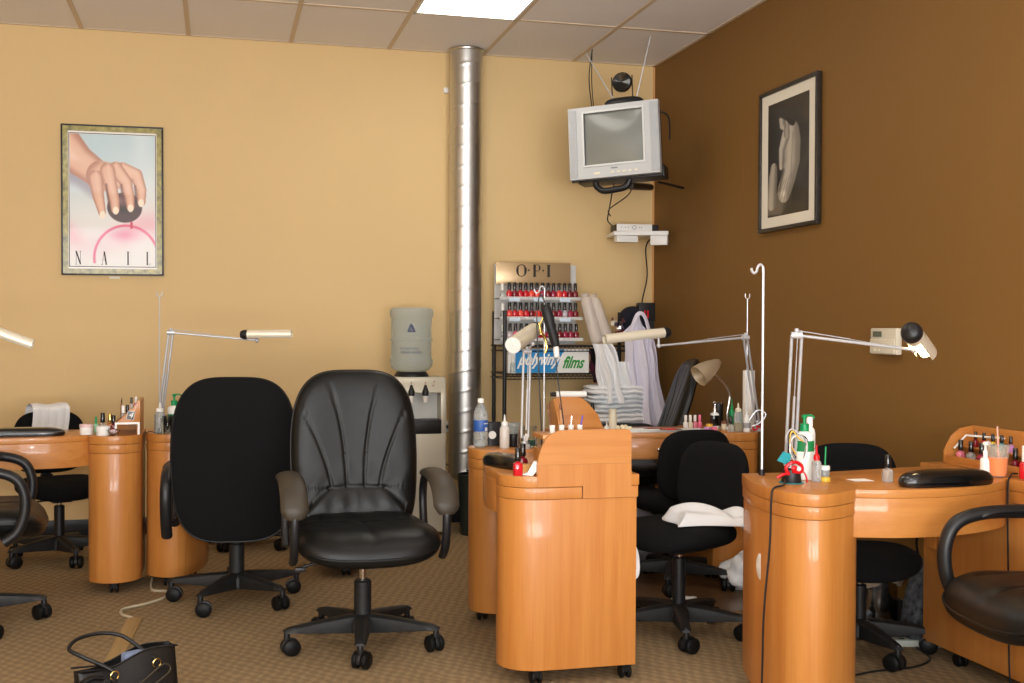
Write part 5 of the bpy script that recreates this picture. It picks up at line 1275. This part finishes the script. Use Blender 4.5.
o_ = tag(obj('foil_packets', m, [mat('silver_foil', (210, 205, 205), .2, 1), P_DARK, OFFW, mat('mauve_foil', (130, 100, 130), .3, .6)], loc=(2.44, 6.86, 1.148)), 'heap of small shiny foil packets on the rack beside the wrapped rolls', 'packets'); o_['kind'] = 'stuff'
t = thing('dark_bag', 'black rounded cloth bag on top of the rack beside the hanging shirts', 'bag', (2.58, 6.93, 1.148))
obj('bag_body', M().pad(.2, .25, .13, e=2.3, nr=14, na=40, mtx=Matrix.Translation(V((0, 0, .125))) @ Matrix.Rotation(PI/2, 4, 'X')), mat('navy_black_cloth', (22, 24, 36), .9), t)
t = thing('black_box', 'small black box with red marks behind the shirts on the rack', 'box', (2.655, 6.90, 1.16))
obj('box_body', M().box(-.055, .055, -.03, .03, .14, .26), PLASTIC, t, bev=.005); m = M(); m.box(-.022, -.012, -.034, -.03, .16, .21); m.box(-.002, .008, -.034, -.03, .16, .21); obj('red_mark', m, RED, t); obj('box_foot', M().box(-.05, .05, -.025, .025, -.012, .14), PLASTIC, t)

# hanging cloths
def hanging(label, name, cat, x0, x1, xb0, xb1, y, zt, zb, m_, nf=5, amp=.025, top=None, seed=1, thick=.004, ydep=0):
    rnd = random.Random(seed); ph = rnd.uniform(0, 6)
    def surf(u, v, off):
        xt = x0+(x1-x0)*u; xb = xb0+(xb1-xb0)*u; x = xt+(xb-xt)*v**.8; z = zt+(zb-zt)*v
        if top: z += top(u)*(1-v)
        a = amp*(.25+.75*v)
        yy = y+a*math.sin(u*nf*2*PI+ph+1.3*v)+.4*a*math.sin(u*nf*4.3*PI+ph*2)-ydep*math.sin(PI*u)
        return (x+.008*math.sin(v*9+u*7), yy+off, z+.006*math.sin(u*nf*2*PI)*v)
    m = M(); nu, nv_ = 60, 30
    m.grid(lambda u, v: surf(u, v, 0), nu, nv_); m.grid(lambda u, v: surf(u, v, thick), nu, nv_)
    return tag(obj(name, m, m_, org=(x0, y, zb), ang=75), label, cat)
sh1 = hanging('lilac white shirt hanging at the right end of the wire rack', 'hanging_shirt', 'shirt', 2.42, 2.58, 2.45, 2.71, 6.66, 1.35, .66, CLOTH_L, 3, .03, top=lambda u: -.13*abs(u-.45)*2, seed=3, ydep=.05)
obj('collar', M().tube(smooth_path([(.02, -.06, .56), (.06, -.08, .68), (.11, -.08, .66), (.16, -.06, .5)], 6), .014, 8, flat=.5), CLOTH_L, sh1)
sl = hanging('white sleeve of a second shirt hanging beside the lilac shirt', 'hanging_shirt', 'shirt', 2.53, 2.63, 2.60, 2.74, 6.72, 1.2, .62, CLOTH_L, 2, .02, seed=8)
b1 = hanging('thin white plastic bag hanging from the rack above the towels', 'plastic_bag', 'plastic bag', 2.21, 2.33, 2.26, 2.46, 6.64, 1.16, .80, BAGW, 3, .022, seed=5, ydep=.04)
b2 = hanging('white plastic bag hanging between the first bag and the shirts', 'plastic_bag', 'plastic bag', 2.36, 2.48, 2.40, 2.52, 6.66, 1.05, .76, BAGW, 2, .02, seed=6, ydep=.03)
hanging('dark maroon cloth hanging under the rack shelf behind the bags', 'hanging_cloth', 'cloth', 2.24, 2.40, 2.26, 2.36, 6.80, 1.11, .92, mat('maroon_cloth', (70, 22, 40), .9), 2, .015, seed=9)
hanging('black cloth hanging over the rack shelf right of the films carton', 'hanging_cloth', 'cloth', 2.22, 2.34, 2.26, 2.36, 6.74, 1.13, 1.0, FABRIC, 2, .012, seed=10)
# folded towels
zt = .505
for i in range(7):
    w_ = random.uniform(.17, .2); dz = .057; dx = random.uniform(-.015, .02)
    def tw(w=w_):
        m = M(); L = w
        prof = []
        for k in range(-6, 7): a = k/6*PI/2; prof.append((-.11+.02*math.cos(a+PI/2+PI/2), .02*math.sin(a)))
        P = [(-.12, 0)]
        for q in range(2):
            zz = .0155+q*.027
            m.pad(2*L, .26, .036, e=5, nr=10, na=48, edge=.4, bend=lambda x, y: .004*math.sin(x*22+q)+.003*math.sin(y*31+x*60), mtx=Matrix.Translation(V((random.uniform(-.004, .004), random.uniform(-.006, .006), zz))))
        return m
    tag(obj('folded_towel', tw(), CLOTH_B if i % 3 else CLOTH_W, loc=(2.40+dx, 6.74+random.uniform(-.01, .01), zt+i*dz), rot=(0, 0, random.uniform(-.04, .04))), 'folded pale towel in the tall stack at the right of the wire rack', 'towel', 'folded towels stacked on the wire rack')

# towel over the left task chair, towel on seat
def drape(label, name, loc, rz, W, D, fn, m_, cat='towel', th=.008):
    m = M(); m.grid(lambda u, v: fn(u, v, 0), 46, 46); m.grid(lambda u, v: fn(u, v, -th), 46, 46)
    return tag(obj(name, m, m_, loc=loc, rot=(0, 0, rz), ang=75), label, cat)
def over_back(u, v, off):
    s = (v-.5)*.34; L = .065; x = (u-.5)*.19+.01*math.sin(v*5)
    if abs(s) < L*.8: a = s/(L*.8)*PI/2; y = L*math.sin(a)*.85; z = .03*math.cos(a)
    else: y = math.copysign(L*.85, s); z = -(abs(s)-L*.8)
    r = 1 if abs(s) < L*.8 else 1
    return (x, y+math.copysign(.004*math.sin(u*14), s)+(-off if s > 0 else off)*.8, z+off*.3+.004*math.sin(u*9))
drape('white towel draped over the backrest of the left task chair', 'draped_towel', (-.912, 6.735, .795), rzf(.4, -1)+PI, .25, .3, over_back, CLOTH_W)
m = M()
def seat_towel(u, v, off):
    x = (u-.5)*.34; y = (v-.5)*.22
    lump = .046*abs(math.sin(u*3.9+.5))**.6*(.4+.6*math.sin(PI*v))+.014*math.sin(u*11+v*7)*math.sin(PI*v)+.012
    edge = min(1, min(u, 1-u, v, 1-v)*10)
    drop = -.32*max(0, u-.86)/.14*.16 if u > .86 else 0
    return (x+.014*math.sin(v*6), y+.02*math.sin(u*5), lump*edge+.004+off*.5+drop)
drape('bunched white towel lying on the seat of the armless chair', 'crumpled_towel', (1.935, 4.28, .472), -.12, 0, 0, seat_towel, CLOTH_W)
t = tag(obj('hanging_rag', M().pad(.05, .13, .012, e=2.5, nr=8, na=24, mtx=Matrix.Translation(V((1.47, 3.93, .40))) @ Matrix.Rotation(PI/2, 4, 'X') @ Matrix.Rotation(.1, 4, 'Z')), BAGW, org=(1.478, 3.93, .33)), 'white cloth corner showing behind the door of the middle table', 'cloth')
# white bag on the floor beyond
def crumple(label, name, loc, sx, sy, sz, m_, seed, cat):
    rnd = random.Random(seed); pp = [rnd.uniform(2, 6) for _ in range(6)]
    m = M(); n, k = 26, 18; vs = []
    def f(u, v):
        a = 2*PI*u; b = -PI/2+PI*v
        r = 1+.16*math.sin(a*3+pp[0]*v)+.12*math.sin(b*5+pp[1]+a*2)+.08*math.sin(a*7+pp[2])*math.sin(b*4)
        return (sx*r*math.cos(a)*math.cos(b), sy*r*math.sin(a)*math.cos(b), max(0.0, sz+sz*r*math.sin(b)))
    m.grid(f, 40, 24, cu=True)
    return tag(obj(name, m, m_, loc=loc, ang=80, merge=True), label, cat)
crumple('crumpled white plastic bag on the floor under the back table', 'plastic_bag', (2.46, 5.02, .004), .13, .09, .085, BAGW, 4, 'plastic bag')
crumple('small crumpled white paper on the vinyl floor between the chairs', 'crumpled_paper', (2.08, 4.90, .004), .06, .03, .008, PAPER, 5, 'paper')
crumple('pale bundle on the floor behind the armless chairs', 'bundle', (2.03, 5.55, .004), .15, .1, .17, mat('grey_lilac_cloth', (150, 150, 160), .8), 6, 'bundle')
# towel-ish spill of right station: chrome bin with liner, patterned bag
t = thing('step_bin', 'chrome step bin with a plastic liner below the right table', 'waste bin', (2.70, 4.30, .004))
obj('bin_body', M().lathe([(0, 0), (.085, 0), (.088, .01), (.088, .25), (.084, .25), (.084, .012), (0, .012)], n=36), CHROME, t)
obj('base_ring', M().lathe([(.08, -.001), (.092, 0), (.092, .02), (.088, .022)], n=36), PLASTIC, t)
obj('pedal', M().box(-.03, .03, -.13, -.085, .0, .02), PLASTIC, t, bev=.004)
def lin(u, v):
    a = 2*PI*u; r = .084+.03*math.sin(v*2.8)*(1+.25*math.sin(a*5))+.006*math.sin(a*13+v*4); return (r*math.cos(a), r*math.sin(a), .315-.13*v+.015*math.sin(a*3))
obj('liner', M().grid(lin, 72, 16, cu=True), mat('clear_bin_liner', (205, 185, 160), .2, alpha=.75, bump=.8, bscale=50), t, ang=80)
t = tag(obj('patterned_bag', M().prism([(-.10, 0), (.10, 0), (.075, .2), (.02, .33), (-.02, .33), (-.07, .18)], -.05, .05, Matrix.Rotation(PI/2, 4, 'X')), mat('black_grey_patterned_cloth', (74, 76, 80), .8, vary=.75, vscale=45), loc=(2.745, 4.02, .004), rot=(0, 0, .1), bev=.02, seg=3), 'black and grey patterned cloth bag on the floor behind the right pedestal', 'bag')
obj('strap', M().tube(smooth_path([(-.02, 0, .31), (-.06, -.02, .40), (-.05, -.03, .47), (.0, 0, .45), (.02, 0, .31)], 6), .005, 6), PLASTIC, t)
cord('black cable lying on the floor under the right table', [(2.05, 3.62, .006), (2.3, 3.70, .006), (2.5, 3.72, .006), (2.62, 3.80, .006), (2.66, 3.95, .006)], .004, PLASTIC)
cord('black looped cable hanging under the right tabletop', [(2.20, 3.72, .60), (2.24, 3.73, .56), (2.30, 3.73, .55), (2.37, 3.73, .57), (2.40, 3.72, .60)], .003, PLASTIC)
t = thing('power_strip', 'pale grey power strip on the floor beside the right pedestal', 'power strip', (2.70, 3.97, 0), -.3)
obj('strip_body', M().box(-.12, .12, -.025, .025, .0035, .03), mat('pale_grey_plastic', (190, 195, 185), .5), t, bev=.004)
obj('sockets', M().box(-.09, -.07, -.01, .01, .0295, .031).box(-.04, -.02, -.01, .01, .0295, .031).box(.01, .03, -.01, .01, .0295, .031), PLASTIC, t)

# ------------------------------------------------------------------ floor cover strip, cord, handbag
WS = wood('tan_wood_strip', (176, 150, 104), (150, 124, 80), 1, .5)
m = M(); vs = []; a = (-.345, 5.11); b = (-.415, 3.95)
def strip():
    m = M(); pr = [(-.034, .0), (-.03, .006), (-.012, .011), (.012, .011), (.03, .006), (.034, .0)]
    L = 1.16; vs = []
    for y in (0, L):
        for (x, z) in pr: vs.append((x, -y, z))
    fs = [[i, i+1, 6+i+1, 6+i] for i in range(5)]+[[0, 1, 2, 3, 4, 5], [11, 10, 9, 8, 7, 6], [0, 6, 11, 5]]
    m.add(vs, fs); return m
tag(obj('cable_cover', strip(), WS, loc=(-.342, 5.12, .0), rot=(0, 0, -.06)), 'tan strip covering the cable along the carpet to the handbag', 'cable cover')
cord('beige cord snaking on the carpet from the pedestals to the floor strip', [(-.31, 5.85, .02), (-.30, 5.66, .006), (-.23, 5.60, .006), (-.24, 5.48, .006), (-.31, 5.38, .006), (-.40, 5.30, .006), (-.40, 5.20, .006), (-.35, 5.12, .008)], .006, mat('beige_cord', (190, 178, 150), .6))
# handbag
t = thing('handbag', 'black leather handbag with gold rings on the carpet at bottom left', 'handbag', (-.275, 3.86, 0), .55); t.scale = (.86, .86, .86)
BAGL = mat('black_bag_leather', (16, 15, 15), .42, bump=.4, bscale=220)
def bagbody():
    m = M(); n = 40
    def f(u, v):
        a = 2*PI*u; ca, sa = math.cos(a), math.sin(a); e = 5.
        d = (abs(ca)**e+abs(sa)**e)**(-1/e)
        hw = .185+.012*v; hd = .085*(1-.62*v)
        z = .205*v+.02*v*(ca*d)+.012*v*math.sin(ca*4)
        return (hw*ca*d+.012*v, hd*sa*d+.05*v, z)
    m.grid(f, 64, 16, cu=True)
    def bt(u, v): 
        p = f(u, 0); return (p[0]*v, p[1]*v, .001)
    m.grid(bt, 64, 3, cu=True)
    def inn(u, v):
        p = f(u, 1-.35*v); return (p[0]*.965, (p[1]-.05*(1-.35*v))*.8+.05*(1-.35*v), p[2]-.003)
    m.grid(inn, 64, 6, cu=True); return m
obj('bag_body', bagbody(), BAGL, t, ang=60)
P = [(-.19*math.cos(0)+0, 0, 0)]
def rim(sgn): return M().tube([( .012+(.197)*(-1+2*i/20),   .05+sgn*.033, .208+.02*(-1+2*i/20)+.012*math.sin((-1+2*i/20)*4)) for i in range(21)], .004, 6)
for s in (-1, 1): obj('top_edge', rim(s), BAGL, t)
obj('lining', M().box(.0, .09, .03, .06, .14, .222), mat('blue_grey_lining', (120, 132, 160), .8), t)
for (x, z) in ((-.065, .165), (.105, .177)):
    obj('ring', M().tube([(x+.016*math.cos(a), -.016, z+.016*math.sin(a)) for a in [2*PI*i/24 for i in range(24)]], .0028, 8, closed=True), BRASS, t)
    obj('ring_tab', M().box(x-.01, x+.01, -.02, -.008, z-.045, z-.012), BAGL, t, bev=.002)
obj('handle', M().tube(smooth_path([(-.065, -.012, .178), (-.10, .01, .205), (-.165, .05, .245), (-.185, .10, .265), (-.13, .14, .285), (-.04, .14, .288), (.03, .11, .27), (.08, .05, .22), (.105, -.01, .19)], 7), .0075, 10), BAGL, t)
obj('strap', M().tube(smooth_path([(-.10, .0, .16), (-.14, -.0, .17), (-.18, -.01, .165), (-.23, -.03, .145), (-.28, -.04, .12), (-.30, -.04, .05)], 6), .008, 8, flat=1.8, up=(0, 1, 0)), BAGL, t)
m = M()
m.tube(smooth_path([(-.04, -.052, .10), (.04, -.045, .135), (.11, -.036, .17), (.14, -.033, .17), (.15, -.036, .15), (.12, -.046, .13), (.03, -.055, .09)], 6), .0035, 6); obj('pocket_trim', m, mat('dark_brown_trim', (56, 48, 36), .5), t)

# ------------------------------------------------------------------ camera, light
f, yaw, pitch, roll, h = 1145.13, .2513, -.0111, .0051, 1.2489
fw = V((math.sin(yaw)*math.cos(pitch), math.cos(yaw)*math.cos(pitch), math.sin(pitch))); r_ = V((math.cos(yaw), -math.sin(yaw), 0)); u_ = r_.cross(fw)
c, s = math.cos(roll), math.sin(roll); R_ = r_*c+u_*s; U_ = -r_*s+u_*c
cam = bpy.data.cameras.new('camera'); co = bpy.data.objects.new('camera', cam); COL.objects.link(co)
cam.sensor_width = 36; cam.lens = f/1024*36; cam.clip_start = .05
co.matrix_world = Matrix.Translation(V((0, 0, h))) @ Matrix((R_, U_, -fw)).transposed().to_4x4()
SC.camera = co
def area(name, loc, rot, sx, sy, power, col):
    l = bpy.data.lights.new(name, 'AREA'); l.shape = 'RECTANGLE'; l.size = sx; l.size_y = sy; l.energy = power; l.color = col
    o_ = bpy.data.objects.new(name, l); COL.objects.link(o_); o_.location = loc; o_.rotation_euler = rot; return o_
area('daylight_left_window', (-2.175, YF-.25, 1.5), (PI/2, 0, 0), 2.8, 2.2, 105, (.97, .98, 1))
area('daylight_right_window', (.975, YF-.25, 1.5), (PI/2, 0, 0), 2.8, 2.2, 150, (.97, .98, 1))
# added fill light outside, aimed up through the windows to brighten the ceiling
area('ceiling_fill', (-.6, YF-1.6, .1), (PI/2+.75, 0, 0), 6, 2.2, 760, (.96, .98, 1))
fl = bpy.data.lights.new('camera_flash', 'POINT'); fl.energy = 98; fl.shadow_soft_size = .035; fl.color = (1, .96, .9)
fo = bpy.data.objects.new('camera_flash', fl); COL.objects.link(fo); fo.location = (0.02, -.02, h+.13)
wd = bpy.data.worlds.new('world'); SC.world = wd; wd.use_nodes = True
wd.node_tree.nodes['Background'].inputs[0].default_value = (.75, .85, 1, 1); wd.node_tree.nodes['Background'].inputs[1].default_value = .8
SC.view_settings.view_transform = 'Standard'; SC.view_settings.look = 'None'; SC.view_settings.gamma = 1
SC.view_settings.use_curve_mapping = False; SC.view_settings.exposure = .08
